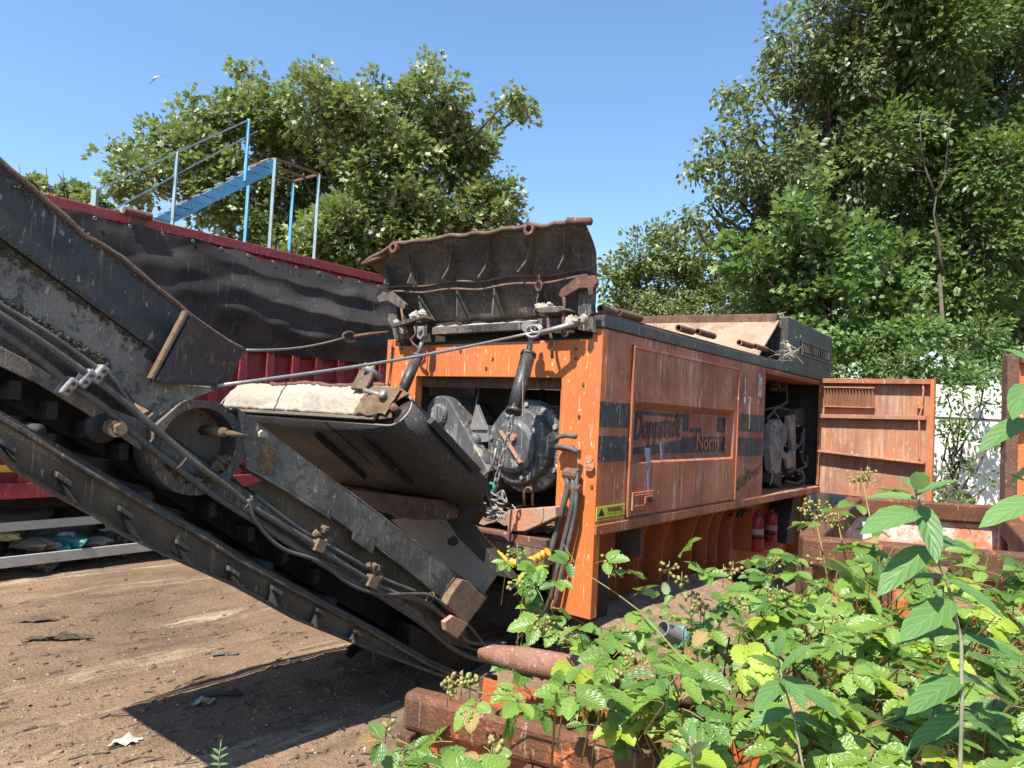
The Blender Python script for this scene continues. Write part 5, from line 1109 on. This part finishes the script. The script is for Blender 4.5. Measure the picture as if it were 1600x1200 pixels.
# ================================================================== SKIPS
def skip(lbl, corners, h, th, ribs, drop=0, cat='skip', rimw=.12, rimh=.10, group='rusty orange skips', inner='peeled'):
    # corners: near-left, near-right, far-right, far-left (world xy), top z = h
    c = [V((p[0], p[1], 0)) for p in corners]
    t = thing('waste_skip', lbl, cat, (c[0]+c[1])/2, group)
    nms = ('near_wall', 'right_wall', 'far_wall', 'left_wall')
    cen = (c[0]+c[1]+c[2]+c[3])/4
    for i in range(4):
        p, q_ = c[i], c[(i+1) % 4]; d = (q_-p).normalized(); n = V((-d.y, d.x, 0)); n = n if n.dot(cen-p) > 0 else -n
        hh = h; h = h-drop if i == 3 else h; rh = .05 if drop and i == 2 else rimh
        g = MB(); g.box(p+UP*.15, q_-p, n*.012, UP*(h-.15-rimh)); wl = g.build('wall', MA['rustorange'], t)
        g = MB(); g.box(p+n*.013+UP*.2, q_-p, n*.006, UP*(h-.22-rimh)); g.build('inner_face', MA[inner], wl)
        g = MB(); g.box(p-n*rimw*.5-d*rimw*.3+UP*(h-rh), (q_-p)+d*rimw*(.6 if i % 2 == 0 else -.4), n*rimw, UP*rh); (g.build('rim', MA['rim'], wl, bevel=.02) if not (drop and i == 3) else None)
        L = (q_-p).length; k = max(2, int(L/.42)); g = MB()
        for j in range(k+1):
            o = p+d*(L*j/k); g.box(o-d*.03-n*.07+UP*.15, d*.06, n*.068, UP*(h-.152-rimh))
        split(g, 'stiffener', MA['rim'], wl, bevel=.006); h = hh
    g = MB(); g.box(c[0]+UP*.1, c[1]-c[0], c[3]-c[0], UP*.04); g.build('floor', MA['rust'], t)
    return t
h1 = 1.18
A_ = on(650, 1078, 'c', h1); B_ = on(1230, 1222, 'c', h1); Cc = on(1420, 1130, 'c', h1-.0); D_ = on(760, 1012, 'c', h1)
ext = (B_-A_).normalized()
skip('nearest orange skip with rusty rim half buried under bramble leaves', ((A_.x, A_.y), (B_.x+ext.x*1.2, B_.y+ext.y*1.2), (D_.x+ext.x*3.3, D_.y+ext.y*3.3), (D_.x, D_.y)), h1, .1, 0, drop=.3, rimw=.09, rimh=.13, inner='shade_orange')
# whitened rounded beam lying on far rim
t = MB(); p = on(748, 1018, 'c', h1+.08); q_ = on(1105, 1088, 'c', h1+.06)
t.tube([p, p.lerp(q_, .06), p.lerp(q_, .2), p.lerp(q_, .5), q_], [.012, .035, .05, .055, .055], 12); tag(t.build('rusty_beam', MA['beam'], smooth=True), 'pale peeled beam with a rounded tip lying along the nearest skip', 'beam')
A2 = on(1262, 838, 'c', 1.42); B2 = on(1640, 868, 'c', 1.42); D2 = on(1335, 776, 'c', 1.42)
dd = D2-A2; Ln = min(1.0, 2.4/dd.length); dd = dd
skip('middle orange skip with peeling white inner paint beyond the brambles', ((A2.x, A2.y), (B2.x, B2.y), (B2.x+dd.x, B2.y+dd.y), (D2.x, D2.y)), 1.42, .1, 0, rimw=.16, rimh=.2)
# tall orange container at right edge
R1 = on(1580, 560, 'd', 7.2); R2 = on(1583, 838, 'd', 7.2)
t = thing('waste_container', 'tall orange container standing cut off at the right edge', 'container', (R1.x, R1.y, 0))
g = MB(); g.box((R1.x+.05, 7.2, .1), (2.2, -.5, 0), (.02, .04, 0), (0, 0, R1.z-.1)); g.build('wall', MA['orange'], t)
g = MB(); g.box((R1.x-.06, 7.16, .1), (.11, -.02, 0), (.02, .12, 0), (0, 0, R1.z-.06)); g.build('corner_post', MA['rust'], t, bevel=.012)
g = MB()
for z in (R1.z-.05, (R1.z+R2.z)/2+.2, R2.z): g.box((R1.x+.05, 7.12, z), (2.2, -.5, 0), (.02, .07, 0), (0, 0, .06))
g.box((R1.x-.16, 7.1, (R1.z+R2.z)/2+.22), (.25, -.02, 0), (0, .04, 0), (0, 0, .025)); split(g, 'stiffener', MA['rust'], t, bevel=.006)
g = MB(); g.box((R1.x+.12, 7.24, .1), (2.6, 2.6, 0), (.03, 0, 0), (0, 0, R1.z-.12)); g.build('side_wall', MA['rustorange'], t)

# woody mudguard, coupling pipe
def Mg(u, v):
    a = .1+2.9*u; b = .3-.95*v
    z = .52-.42*v**1.6+.02*noise.noise(V((a*2, b*5, 0)))-.1*(u-.5)**2
    return M(a, b, z)
g = MB(); g.grid(Mg, 30, 20); o = g.build('track_cover', MA['wood'], smooth=True, solid=.03); tag(o, 'curved mud caked cover over the track beside the shredder', 'cover')
pt = thing('coupling_pipe', 'short grey steel pipe with teal coupling lying in the brambles', 'pipe', on(1040, 985, 'c', .72))
p = on(1035, 982, 'd', 4.6); q_ = on(1092, 1010, 'd', 4.75); g = MB(); g.pipe(p, p.lerp(q_, .45), .055, .045, 20); g.pipe(p.lerp(q_, .55), q_, .06, .045, 20); g.build('pipe_body', MA['steel'], pt, smooth=False)
g = MB(); g.pipe(p.lerp(q_, .42), p.lerp(q_, .58), .075, .04, 20); g.build('coupling', mk('teal_coupling', (.12, .28, .26)), pt)

# ================================================================== WALL
w0 = D(1440, 600, 11.9); w1 = D(1640, 603, 11.4)
g = MB(); g.box((w0.x, w0.y, 0), (w1.x-w0.x+3, w1.y-w0.y-.4, 0), (.03, .25, 0), (0, 0, w0.z)); wl = g.build('white_wall', MA['white']); tag(wl, 'white rendered wall dappled with leaf shadows behind the open engine door', 'wall')
g = MB(); zc = D(1500, 655, 11.8).z; g.box((w0.x, w0.y-.012, zc), (w1.x-w0.x+3, w1.y-w0.y-.4, 0), (0, .01, 0), (0, 0, .03)); g.build('wall_joint', MA['interior'], wl)

# ================================================================== TREES
maple = [(215, 285, 50), (255, 225, 42), (300, 250, 60), (350, 190, 55), (420, 190, 62), (500, 170, 55), (560, 190, 60), (640, 175, 60), (690, 160, 45), (600, 260, 95), (470, 270, 90), (350, 290, 75), (720, 250, 65), (765, 225, 28), (785, 180, 18), (800, 150, 12), (820, 172, 11), (380, 110, 12), (392, 135, 18), (505, 118, 22), (672, 103, 16), (660, 125, 24), (780, 310, 42), (750, 340, 60), (650, 350, 80), (530, 370, 80), (420, 360, 60), (590, 130, 25), (700, 215, 40), (815, 345, 22), (190, 225, 16), (290, 185, 18), (440, 140, 22), (560, 400, 70), (460, 420, 60), (680, 400, 60)]
tree('sycamore_tree', 'broad sycamore tree with pale wind turned leaves behind the red trailer', 'tree', D(560, 900, 19) * 1 if False else V((-3.6, 18.5, 0)), D(570, 170, 18.5), .28, PB(maple, 18, .9, 1.4), ML['maple'], MAPLE, 3.2, .145, clump=.46, seed=3, trunks=4, shell=.5)
tree('sycamore_tree', 'low scrubby treetops showing above the trailer at far left', 'tree', V((-12.5, 20, 0)), D(60, 300, 20), .12, PB([(60, 292, 18), (110, 300, 16), (135, 306, 14), (100, 318, 18), (40, 310, 20), (150, 320, 22)], 20), ML['maple'], MAPLE, 3.0, .18, clump=.3, seed=5)
g = MB(); rnd = random.Random(6)
for (x, y) in ((30, 258), (72, 262), (98, 265), (112, 276)): g.tube([D(x+8, 320, 19.5), D(x+3, (y+320)/2, 19.5), D(x, y, 19.5)], [.02, .014, .006], 4)
tag(g.build('bare_twigs', MA['bark']), 'thin bare twigs poking into the sky at upper left', 'twigs')
R_a = [(1285, 20, 62), (1222, 55, 36), (1255, 105, 62), (1190, 150, 32), (1138, 140, 18), (1172, 200, 45), (1128, 215, 26), (1105, 240, 20), (1150, 270, 45), (1085, 262, 13), (1105, 310, 32), (1078, 335, 16), (1330, 110, 75), (1290, 200, 75), (1220, 260, 65), (1380, 30, 70), (1240, 340, 60), (1175, 355, 52), (1120, 350, 25), (1330, 270, 70), (1400, 130, 60)]
tree('ash_tree', 'tall dark olive tree leaning over the shredder, its crown against open sky', 'tree', V((6.6, 16.5, 0)), D(1310, 60, 16), .3, PB(R_a, 15.5, .8, 1.6, 7), ML['olive'], KITE, 2.3, .15, clump=.42, seed=11)
R_b = [(1480, 60, 90), (1560, 140, 90), (1620, 40, 80), (1450, 200, 80), (1560, 270, 90), (1640, 240, 90), (1440, 320, 80), (1540, 390, 90), (1630, 400, 80), (1380, 220, 60), (1500, 480, 80), (1600, 520, 70), (1420, 0, 80), (1530, -20, 80)]
tree('ash_tree', 'tall mid green tree filling the upper right corner', 'tree', V((10.5, 16.8, 0)), D(1530, 60, 16), .3, PB(R_b, 15, .8, 1.3, 8), ML['ash'], KITE, 2.6, .165, clump=.44, seed=12)
R_c = [(1250, 420, 70), (1180, 420, 45), (1320, 400, 70), (1400, 420, 75), (1300, 490, 70), (1390, 510, 70), (1210, 480, 50), (1240, 350, 45), (1340, 540, 55), (1150, 390, 30), (1270, 300, 35)]
tree('young_sycamore', 'bright green sycamore standing behind the exhaust hood', 'tree', V((6.6, 14.8, 0)), D(1300, 380, 14.6), .16, PB(R_c, 14.4, .6, 1.0, 9), ML['green'], MAPLE, 2.4, .15, clump=.42, seed=13, trunks=2)
R_d = [(1000, 400, 42), (962, 418, 26), (1040, 385, 36), (1085, 400, 40), (1120, 430, 40), (1000, 450, 45), (1060, 450, 50), (1030, 368, 14), (950, 445, 24), (1120, 470, 50), (980, 485, 40), (1050, 500, 45)]
tree('far_tree', 'rounded light green tree in the gap between flap and tall trees', 'tree', V((5.5, 26.5, 0)), D(1030, 400, 26), .2, PB(R_d, 25, .8, 1.5, 4), ML['far'], KITE, 2.0, .2, clump=.5, seed=14)
R_e = [(1300, 300, 130), (1450, 300, 130), (1600, 300, 130), (1250, 430, 110), (1400, 450, 120), (1560, 450, 120), (1350, 130, 100), (1480, 150, 100)]
tree('background_tree', 'dark tree mass seen through gaps in the right hand crowns', 'tree', V((11, 21, 0)), D(1450, 250, 20), .3, PB(R_e, 19, .8, 2.2, 6), ML['ash'], KITE, 2.2, .2, clump=.6, seed=15, shell=.8)
tree('laurel_bush', 'glossy dark bush with pale leaves beside the exhaust hood', 'bush', V((6.9, 13.3, 0)), D(1380, 560, 13.1), .06, PB([(1310, 585, 26), (1350, 600, 26), (1400, 600, 26), (1460, 600, 24), (1345, 560, 36), (1400, 575, 40), (1450, 560, 36), (1360, 520, 30), (1500, 580, 40), (1560, 570, 40), (1440, 525, 40), (1530, 530, 40)], 13.2, .3, .6, 3), ML['green'], KITE, 2.6, .11, clump=.3, seed=16, trunks=3)
tree('hawthorn_hedge', 'low feathery hedge just above the dusty hopper rim', 'hedge', V((3.5, 15, 0)), D(1090, 480, 15), .08, PB([(1070, 480, 26), (1110, 478, 26), (1150, 480, 26), (1030, 480, 22), (1190, 470, 30), (980, 475, 18), (1000, 482, 20), (1120, 500, 30), (1230, 480, 34), (1270, 500, 36)], 15, .4, .8, 3), ML['far'], LANCE, 2.6, .10, clump=.34, seed=17, trunks=3)
tree('dogwood_shrub', 'loose leafy shrub growing in front of the white wall', 'shrub', V((7.0, 11.1, 0)), D(1490, 660, 11.1), .03, PB([(1480, 620, 22), (1475, 680, 26), (1500, 720, 34), (1530, 770, 36), (1470, 750, 34), (1540, 630, 20), (1500, 660, 20), (1510, 600, 22), (1560, 690, 14), (1580, 790, 36), (1430, 780, 30), (1550, 590, 24), (1500, 800, 40)], 11.1, .2, .35, 5), ML['green'], KITE, .9, .085, clump=.26, seed=18, trunks=4)
# bare dead tree
g = MB(); DT = lambda x, y: D(x, y, 13.9)
for pts, r in (([(1474, 430), (1468, 395), (1466, 370), (1459, 335), (1463, 305)], .07), ([(1462, 305), (1448, 270), (1440, 240), (1437, 190), (1443, 165)], .05), ([(1462, 305), (1476, 280), (1480, 230), (1484, 195), (1490, 170)], .045), ([(1438, 215), (1420, 190), (1403, 170)], .02), ([(1480, 245), (1493, 230)], .015), ([(1484, 200), (1474, 185), (1471, 172)], .018), ([(1480, 270), (1505, 255), (1528, 240)], .016), ([(1437, 190), (1450, 175), (1460, 172)], .015), ([(1440, 250), (1410, 238), (1400, 225)], .014), ([(1445, 268), (1415, 265), (1380, 245)], .014)):
    P_ = [DT(x, y) for x, y in pts]; g.tube(P_, [.5*r*(1-.65*i/(len(P_)-1)) for i in range(len(P_))], 6)
g.tube([DT(1468, 430), V((DT(1470, 500).x, 13.2, 0))], [.035, .06], 6)
tag(g.build('dead_tree', MA['bark'], smooth=True), 'leafless forked dead tree trunk standing before the green crowns at right', 'tree')

# ================================================================== SEAGULL
gl = D(244, 121, 45); 
g = MB(); u = V((.85, .1, .35)).normalized(); s_ = V((.35, .1, -.95)).normalized()
g.tube([gl-u*.22, gl-u*.12, gl, gl+u*.12, gl+u*.2, gl+u*.25], [.015, .05, .075, .06, .035, .008], 10)
bird = g.build('seagull', mk('white_feather', (.75, .75, .74)), smooth=True); tag(bird, 'white gull gliding with grey wings in the clear sky', 'gull')
g = MB()
for sg in (1, -1):
    wd = (V((-.62, .1, -.72)) if sg == 1 else V((.5, -.1, .62))).normalized()
    if sg == -1: wd = V((.72, .1, .35)).normalized()
    a1 = gl+u*.06; a2 = gl-u*.1; m1_ = gl+wd*.3+u*.12+UP*.05; m2_ = gl+wd*.3-u*.06+UP*.05; t_ = gl+wd*.68-u*.03
    g.prism([a1, m1_, t_, m2_, a2], V((0, -.012, .012)))
split(g, 'wing', mk('grey_feather', (.35, .36, .38)), bird)

# ================================================================== FOREGROUND BRAMBLES
def leaflet_tmpl(n=7, serr=.06, wid=.33):
    T = []; UVs = []; Fs = []
    for i in range(n+1):
        v = i/n; w_ = wid*math.sin(math.pi*min(1, v**.8*.96+.02))**.75*(1+(serr*3 if i % 2 else -serr*1.2))
        if i == n: w_ = .0
        zc = -.16*v*v
        for s_ in (-1, -.5, 0, .5, 1):
            T.append((s_*w_, v-.03*abs(s_)*(i % 2), zc+abs(s_)*w_*.32-(.012 if i % 2 else 0)*abs(s_)))
            UVs.append((.5+s_*.5, v))
    for i in range(n):
        for j in range(4): k = i*5+j; Fs.append((k, k+1, k+6, k+5))
    return T, Fs, UVs
LT, LF, LU = leaflet_tmpl(11)
BT, BF, BU = leaflet_tmpl(8, .0, .17)
class Plant:
    def __init__(s): s.pos = []; s.dir = []; s.nrm = []; s.siz = []; s.tint = []; s.stem = MB(); s.berry = MB(); s.yp = []
def compound(pl, base, d, size, rnd, young=False):
    d = V(d).normalized(); upn = (UP*1.0+V((rnd.uniform(-.8, .8), rnd.uniform(-1.0, .35), rnd.uniform(-.2, .2)))).normalized()
    side = d.cross(upn).normalized(); upn = side.cross(d).normalized()
    pet = base+d*size*.7; pl.stem.tube([base, base.lerp(pet, .5)+UP*.004, pet], [.0022, .002, .0015], 4, cap=False)
    k = rnd.choice([3, 3, 5, 5])
    angs = {3: ((0, 1, 0), (68, .85, 0), (-68, .85, 0)), 5: ((0, 1, 0), (48, .9, 0), (-48, .9, 0), (100, .68, .1), (-100, .68, .1))}[k]
    tn = rnd.random()
    for an, sc, bk in angs:
        a = R(an+rnd.uniform(-10, 10)); dr = (d*math.cos(a)+side*math.sin(a)-UP*.12+V((rnd.uniform(-.12, .12),)*3)).normalized()
        pl.pos.append(pet-d*bk*size+dr*size*.08); pl.dir.append(dr); pl.nrm.append((upn+V((rnd.uniform(-.25, .25), rnd.uniform(-.25, .25), 0))).normalized())
        pl.siz.append(size*sc*rnd.uniform(.88, 1.1)); pl.tint.append(min(1, max(0, tn+rnd.uniform(-.2, .2)))); pl.yp.append(2 if (not young and rnd.random() < .045) else young)
def berries(pl, base, rnd, n=10, spread=.07):
    pl.stem.tube([base-UP*.05, base, base+UP*spread], .0018, 4)
    for i in range(n):
        p = base+V((rnd.uniform(-1, 1), rnd.uniform(-.7, .7), rnd.uniform(-.3, 1)))*spread*.8
        pl.stem.tube([base+UP*spread*.3, p], .0011, 3, cap=False); pl.berry.blob(p, rnd.uniform(.0055, .009), i, 4, .5)
# zones: px, py, rx, ry, count, depth, size
Z = [('sparse bramble sprays hanging over the lower left corner of the nearest skip', 700, 1185, 95, 28, 11, 1.95, .075),
     ('bramble sprays lying across the middle of the nearest rusty rim', 875, 1100, 80, 45, 10, 2.1, .075),
     ('bramble clump climbing beside the conveyor foot with green berries', 825, 925, 50, 60, 14, 3.3, .085),
     ('bramble clump spreading above the pale peeled beam', 900, 1005, 75, 40, 17, 2.8, .085),
     ('bramble clump with yellow young leaves left of the grey pipe', 990, 1075, 80, 45, 22, 2.35, .075),
     ('bramble thicket right of the grey pipe under the track cover', 1150, 985, 95, 60, 38, 3.0, .08),
     ('bramble thicket at bottom centre with shaded undersides', 1130, 1110, 130, 70, 46, 2.1, .075),
     ('tall bramble thicket below the fire extinguishers', 1250, 915, 80, 60, 40, 3.4, .085),
     ('dense bramble mound left of the tall grey stem', 1370, 930, 95, 70, 52, 3.1, .085),
     ('broad bramble bank in the middle of the lower right', 1330, 1040, 120, 70, 60, 2.5, .08),
     ('low bramble bank at the bottom edge right of centre', 1340, 1150, 140, 60, 50, 1.95, .075),
     ('bramble thicket right of the tall grey stem under the skip rim', 1550, 930, 85, 60, 46, 3.1, .085),
     ('bramble thicket at the right edge behind long narrow leaves', 1560, 1040, 90, 70, 46, 2.4, .08),
     ('bramble clump in the bottom right corner', 1560, 1150, 90, 60, 30, 1.9, .075)]
def finish(t, pl, mat='bramble', T=LT, Fc=LF, U=LU):
    pl.stem.build('cane', MA['cane'] if mat == 'bramble' else MA['budstem'], t, smooth=True)
    for yg, mk_, nm in ((False, ML[mat], 'leaves'), (True, ML['young'], 'young_leaves'), (2, ML['dead'], 'withered_leaves')):
        ix = [i for i, y in enumerate(pl.yp) if y is yg or (yg == 2 and y is not True and y == 2)]
        if not ix: continue
        A = lambda L_: np.array([tuple(L_[i]) for i in ix])
        si = np.array([pl.siz[i] for i in ix])
        vs = place(T, A(pl.pos), A(pl.dir), A(pl.nrm), si)
        o = bulk(nm, mk_, t, vs, len(T), Fc, np.array([pl.tint[i] for i in ix]), U)
        o.data.polygons.foreach_set('use_smooth', [True]*len(o.data.polygons))
    if pl.berry.v: tag(pl.berry.build('berries', ML['berry'], t, smooth=True), kind='stuff')
for zi, (lb, px, py, rx, ry, n, dep, sz) in enumerate(Z):
    rnd = random.Random(100+zi); base = D(px, py, dep); t = thing('bramble_bush', lb, 'bramble', (base.x, base.y+.2, 0), 'brambles overgrowing the skips'); pl = Plant()
    root = V((base.x+rnd.uniform(-.1, .1), base.y+.25, .0)); ncane = max(3, n//6); tips = []
    n = int(n*(.78 if 5 <= zi <= 9 else .85))
    for k in range(n):
        while True:
            u, v = rnd.uniform(-1, 1), rnd.uniform(-1, 1)
            if u*u+v*v < 1: break
        tips.append((px+u*rx*1.1, py+v*ry*1.1))
    tips.sort()
    for k in range(n):
        x, y = tips[k]; dd_ = dep+(py-y)/ry*.22*dep/3+rnd.uniform(-.16, .22)
        p = D(x, y, dd_+rnd.uniform(-.1, .25)*dep/3)
        if k % 5 == 2:
            mid = root.lerp(p, .55)+V((0, .12, .22)); pth = [root, root.lerp(mid, .5)+V((0, .1, .12)), mid, mid.lerp(p, .5)+UP*.05, p]
            pl.stem.tube(resample(pth, .12), .0042, 5, cap=False)
        else: pl.stem.tube([p, p-V((rnd.uniform(-.06, .06), -.06, .10)), p-V((rnd.uniform(-.1, .1), -.14, .25))], [.002, .0028, .003], 4, cap=False)
        an = rnd.uniform(0, 2*math.pi); d = V((math.cos(an), math.sin(an)*.7-.35, rnd.uniform(-.25, .25)))
        compound(pl, p, d, sz*1.3*rnd.uniform(.55, 1.25), rnd, young=(rnd.random() < (.35 if zi == 4 else .07)))
        if rnd.random() < .35:
            compound(pl, p-V((0, -.1, .09)), V((-d.x, d.y, d.z)), sz*rnd.uniform(.6, 1), rnd)
    nb = {2: 2, 3: 2, 4: 3, 5: 2, 0: 1, 7: 1}.get(zi, 0)
    for k in range(nb):
        x = px+rnd.uniform(-.8, .8)*rx; y = py-rnd.uniform(.1, 1)*ry; berries(pl, D(x, y, dep-.02), rnd, rnd.randint(6, 12), .04*dep/2.3)
    finish(t, pl)
# arching cane with single leaves above the track cover
t = thing('bramble_bush', 'long arching bramble cane crossing in front of the chassis ribs', 'bramble', V((.9, 3.2, 0)), 'brambles overgrowing the skips'); pl = Plant(); rnd = random.Random(77)
P_ = [D(x, y, d) for x, y, d in ((880, 850, 3.2), (905, 890, 3.1), (960, 925, 3.0), (1000, 955, 2.9), (1040, 1000, 2.8), (1075, 1040, 2.7), (1100, 1100, 2.6))]
_rp = resample(P_, .06); pl.stem.tube(_rp, [.0015+.0035*i/len(_rp) for i in range(len(_rp))], 7)
for (x, y, dx_, dz_) in ((905, 880, -.6, .1), (985, 935, .7, .6), (1000, 955, -.3, -.9), (930, 880, .5, .2), (960, 890, .9, 0), (1060, 870, .3, .6), (1080, 900, .6, .2), (1110, 900, -.5, .3), (1150, 880, .7, .3)):
    compound(pl, D(x, y, 3.0), V((dx_, -.4, dz_)), .085, rnd)
for (x, y) in ((955, 875), (962, 900), (1045, 895), (1065, 912), (1080, 935), (1095, 955), (1145, 895), (1130, 900)): berries(pl, D(x, y, 3.05), rnd, 12, .05)
finish(t, pl)
t = thing('bramble_bush', 'bramble top with clustered berries below the open engine door', 'bramble', V((2.2, 4.2, 0)), 'brambles overgrowing the skips'); pl = Plant()
for (x, y) in ((1265, 795), (1280, 800), (1290, 812), (1272, 820), (1345, 752), (1355, 748), (1310, 820), (1210, 885)): berries(pl, D(x, y, 3.8), rnd, 16, .07)
for (x, y) in ((1275, 820), (1300, 850), (1340, 845), (1370, 770), (1380, 830), (1300, 800), (1350, 790)): compound(pl, D(x, y, 3.7), V((rnd.uniform(-1, 1), -.5, .1)), .1, rnd)
for (x, y) in ((1272, 800), (1348, 755), (1310, 820)): pl.stem.tube([D(x, y, 3.8), D(x+15, y+70, 3.7), D(x+30, 960, 3.6)], .004, 5)
finish(t, pl)
# blackberry along conveyor foot
t = thing('bramble_bush', 'small berry spray reaching over the corner of the nearest skip', 'bramble', V((-.2, 2.3, 0)), 'brambles overgrowing the skips'); pl = Plant()
for (x, y) in ((705, 1070), (722, 1064), (735, 1068), (603, 1140), (700, 1080)): berries(pl, D(x, y, 2.3), rnd, 10, .035)
pl.stem.tube([D(x, y, 2.3) for x, y in ((600, 1145), (640, 1165), (700, 1185), (760, 1215))], .003, 5); pl.stem.tube([D(x, y, 2.3) for x, y in ((715, 1070), (760, 1085), (800, 1085), (860, 1130))], .003, 5)
for (x, y, a, b) in ((625, 1160, -1, .2), (630, 1170, .1, -.9), (650, 1175, -.7, -.5), (760, 1085, -.4, -.3), (790, 1085, .2, -.9)): compound(pl, D(x, y, 2.25), V((a, -.3, b)), .08, rnd)
finish(t, pl)

# buddleia plants
def buddleia(lb, stem, dep, leaves, sz=None, r=.006):
    P_ = [D(x, y, d) for x, y, d in stem]; t = thing('buddleia_plant', lb, 'shrub', (P_[0].x, P_[0].y, 0), 'buddleia shoots among the brambles'); pl = Plant(); rnd = random.Random(int(stem[0][0]))
    if P_[0].z > .1: P_ = [V((P_[0].x, P_[0].y+.05, .0))]+P_
    rp = resample(P_, .05); pl.stem.tube(rp, [r*(1-.55*i/len(rp)) for i in range(len(rp))], 8)
    for (x0, y0, x1, y1, dz) in leaves:
        p = D(x0, y0, dep); q_ = D(x1, y1, dep+dz); L = (q_-p).length
        pl.pos.append(p); pl.dir.append((q_-p).normalized()); pl.nrm.append(V((rnd.uniform(-.3, .3), -.35, 1)).normalized()); pl.siz.append(L*1.02); pl.tint.append(rnd.random()); pl.yp.append(False)
    finish(t, pl, 'bud', BT, BF, BU); return t
buddleia('tallest grey stemmed buddleia with long pointed leaves at lower right', [(1500, 1215, 1.75), (1503, 1100, 1.75), (1502, 1000, 1.78), (1480, 910, 1.8), (1455, 850, 1.8), (1440, 800, 1.8), (1428, 755, 1.8)], 1.78,
         [(1432, 780, 1352, 768, .05), (1430, 775, 1492, 742, -.05), (1428, 765, 1405, 735, .1), (1430, 765, 1448, 728, -.1), (1436, 800, 1352, 815, -.1), (1440, 790, 1468, 868, -.12), (1452, 850, 1545, 848, .1), (1452, 855, 1372, 915, -.08), (1478, 905, 1385, 895, .15), (1480, 905, 1575, 955, -.1), (1490, 940, 1410, 985, -.1), (1500, 990, 1400, 992, .1), (1502, 995, 1605, 1022, -.05), (1500, 1060, 1420, 1100, -.08), (1502, 1060, 1590, 1085, .1), (1502, 1120, 1415, 1160, .0), (1502, 1120, 1600, 1165, .05)], r=.008)
buddleia('buddleia shoot leaning in from the right edge high up', [(1680, 900, 1.7), (1650, 760, 1.7), (1615, 640, 1.7), (1600, 540, 1.72)], 1.7,
         [(1610, 655, 1530, 690, -.05), (1605, 600, 1585, 640, -.1), (1600, 560, 1560, 535, .1), (1610, 560, 1640, 540, 0), (1625, 780, 1535, 808, -.05), (1640, 720, 1575, 745, .1), (1618, 765, 1580, 735, 0), (1612, 660, 1680, 640, 0)])
buddleia('short buddleia shoot standing at bottom centre of the brambles', [(1255, 1200, 1.8), (1240, 1120, 1.85), (1222, 1060, 1.9), (1212, 1010, 1.9)], 1.88,
         [(1214, 1025, 1225, 985, 0), (1216, 1030, 1195, 990, .05), (1220, 1050, 1262, 1000, -.05), (1222, 1065, 1180, 1100, -.1), (1225, 1060, 1325, 1115, -.05), (1222, 1062, 1260, 1095, -.15), (1236, 1110, 1165, 1130, 0), (1240, 1120, 1330, 1150, .05), (1250, 1160, 1175, 1195, 0)])
buddleia('young buddleia tip poking up beside the near skip rim', [(1085, 1230, 1.75), (1080, 1180, 1.75), (1078, 1150, 1.75)], 1.75,
         [(1080, 1165, 1060, 1130, 0), (1080, 1160, 1083, 1122, .05), (1082, 1180, 1105, 1150, -.05), (1082, 1190, 1050, 1165, 0), (1083, 1200, 1100, 1215, 0)])
buddleia('small thistle like shoot sprouting from the soil at bottom left', [(343, 1205, 3.9), (342, 1185, 3.9), (345, 1162, 3.9)], 3.9,
         [(342, 1188, 330, 1178, 0), (343, 1185, 355, 1176, 0), (343, 1178, 333, 1168, 0), (344, 1175, 354, 1166, 0), (345, 1165, 345, 1155, 0), (342, 1195, 328, 1192, 0), (342, 1195, 356, 1192, 0)], r=.004)
# undergrowth: leaf litter and low shaded leaves filling the space below the brambles
g = np.random.default_rng(9); n = 5200
X = g.uniform(.1, 4.6, n); Yp = g.uniform(1.9, 5.2, n); keep = (X > .30*Yp-.55)
X = X[keep]; Yp = Yp[keep]; n = len(X); Zp = g.uniform(.1, 1.0, n)*np.clip((X-.1)/1.0, .25, 1)
ue = bpy.data.objects.new('tmp', None)
pos = np.stack([X, Yp, Zp], 1); vs = place(LT, pos, norm(g.normal(size=(n, 3))*np.array((1, 1, .3))), norm(g.normal(size=(n, 3))*.5+np.array((0, 0, 1))), g.uniform(.06, .11, n))
o = bulk('undergrowth', ML['bramble'], None, vs, len(LT), LF, g.random(n)*.5, LU); tag(o, 'shaded tangle of leaves under the bramble canopy', 'undergrowth', kind='stuff')
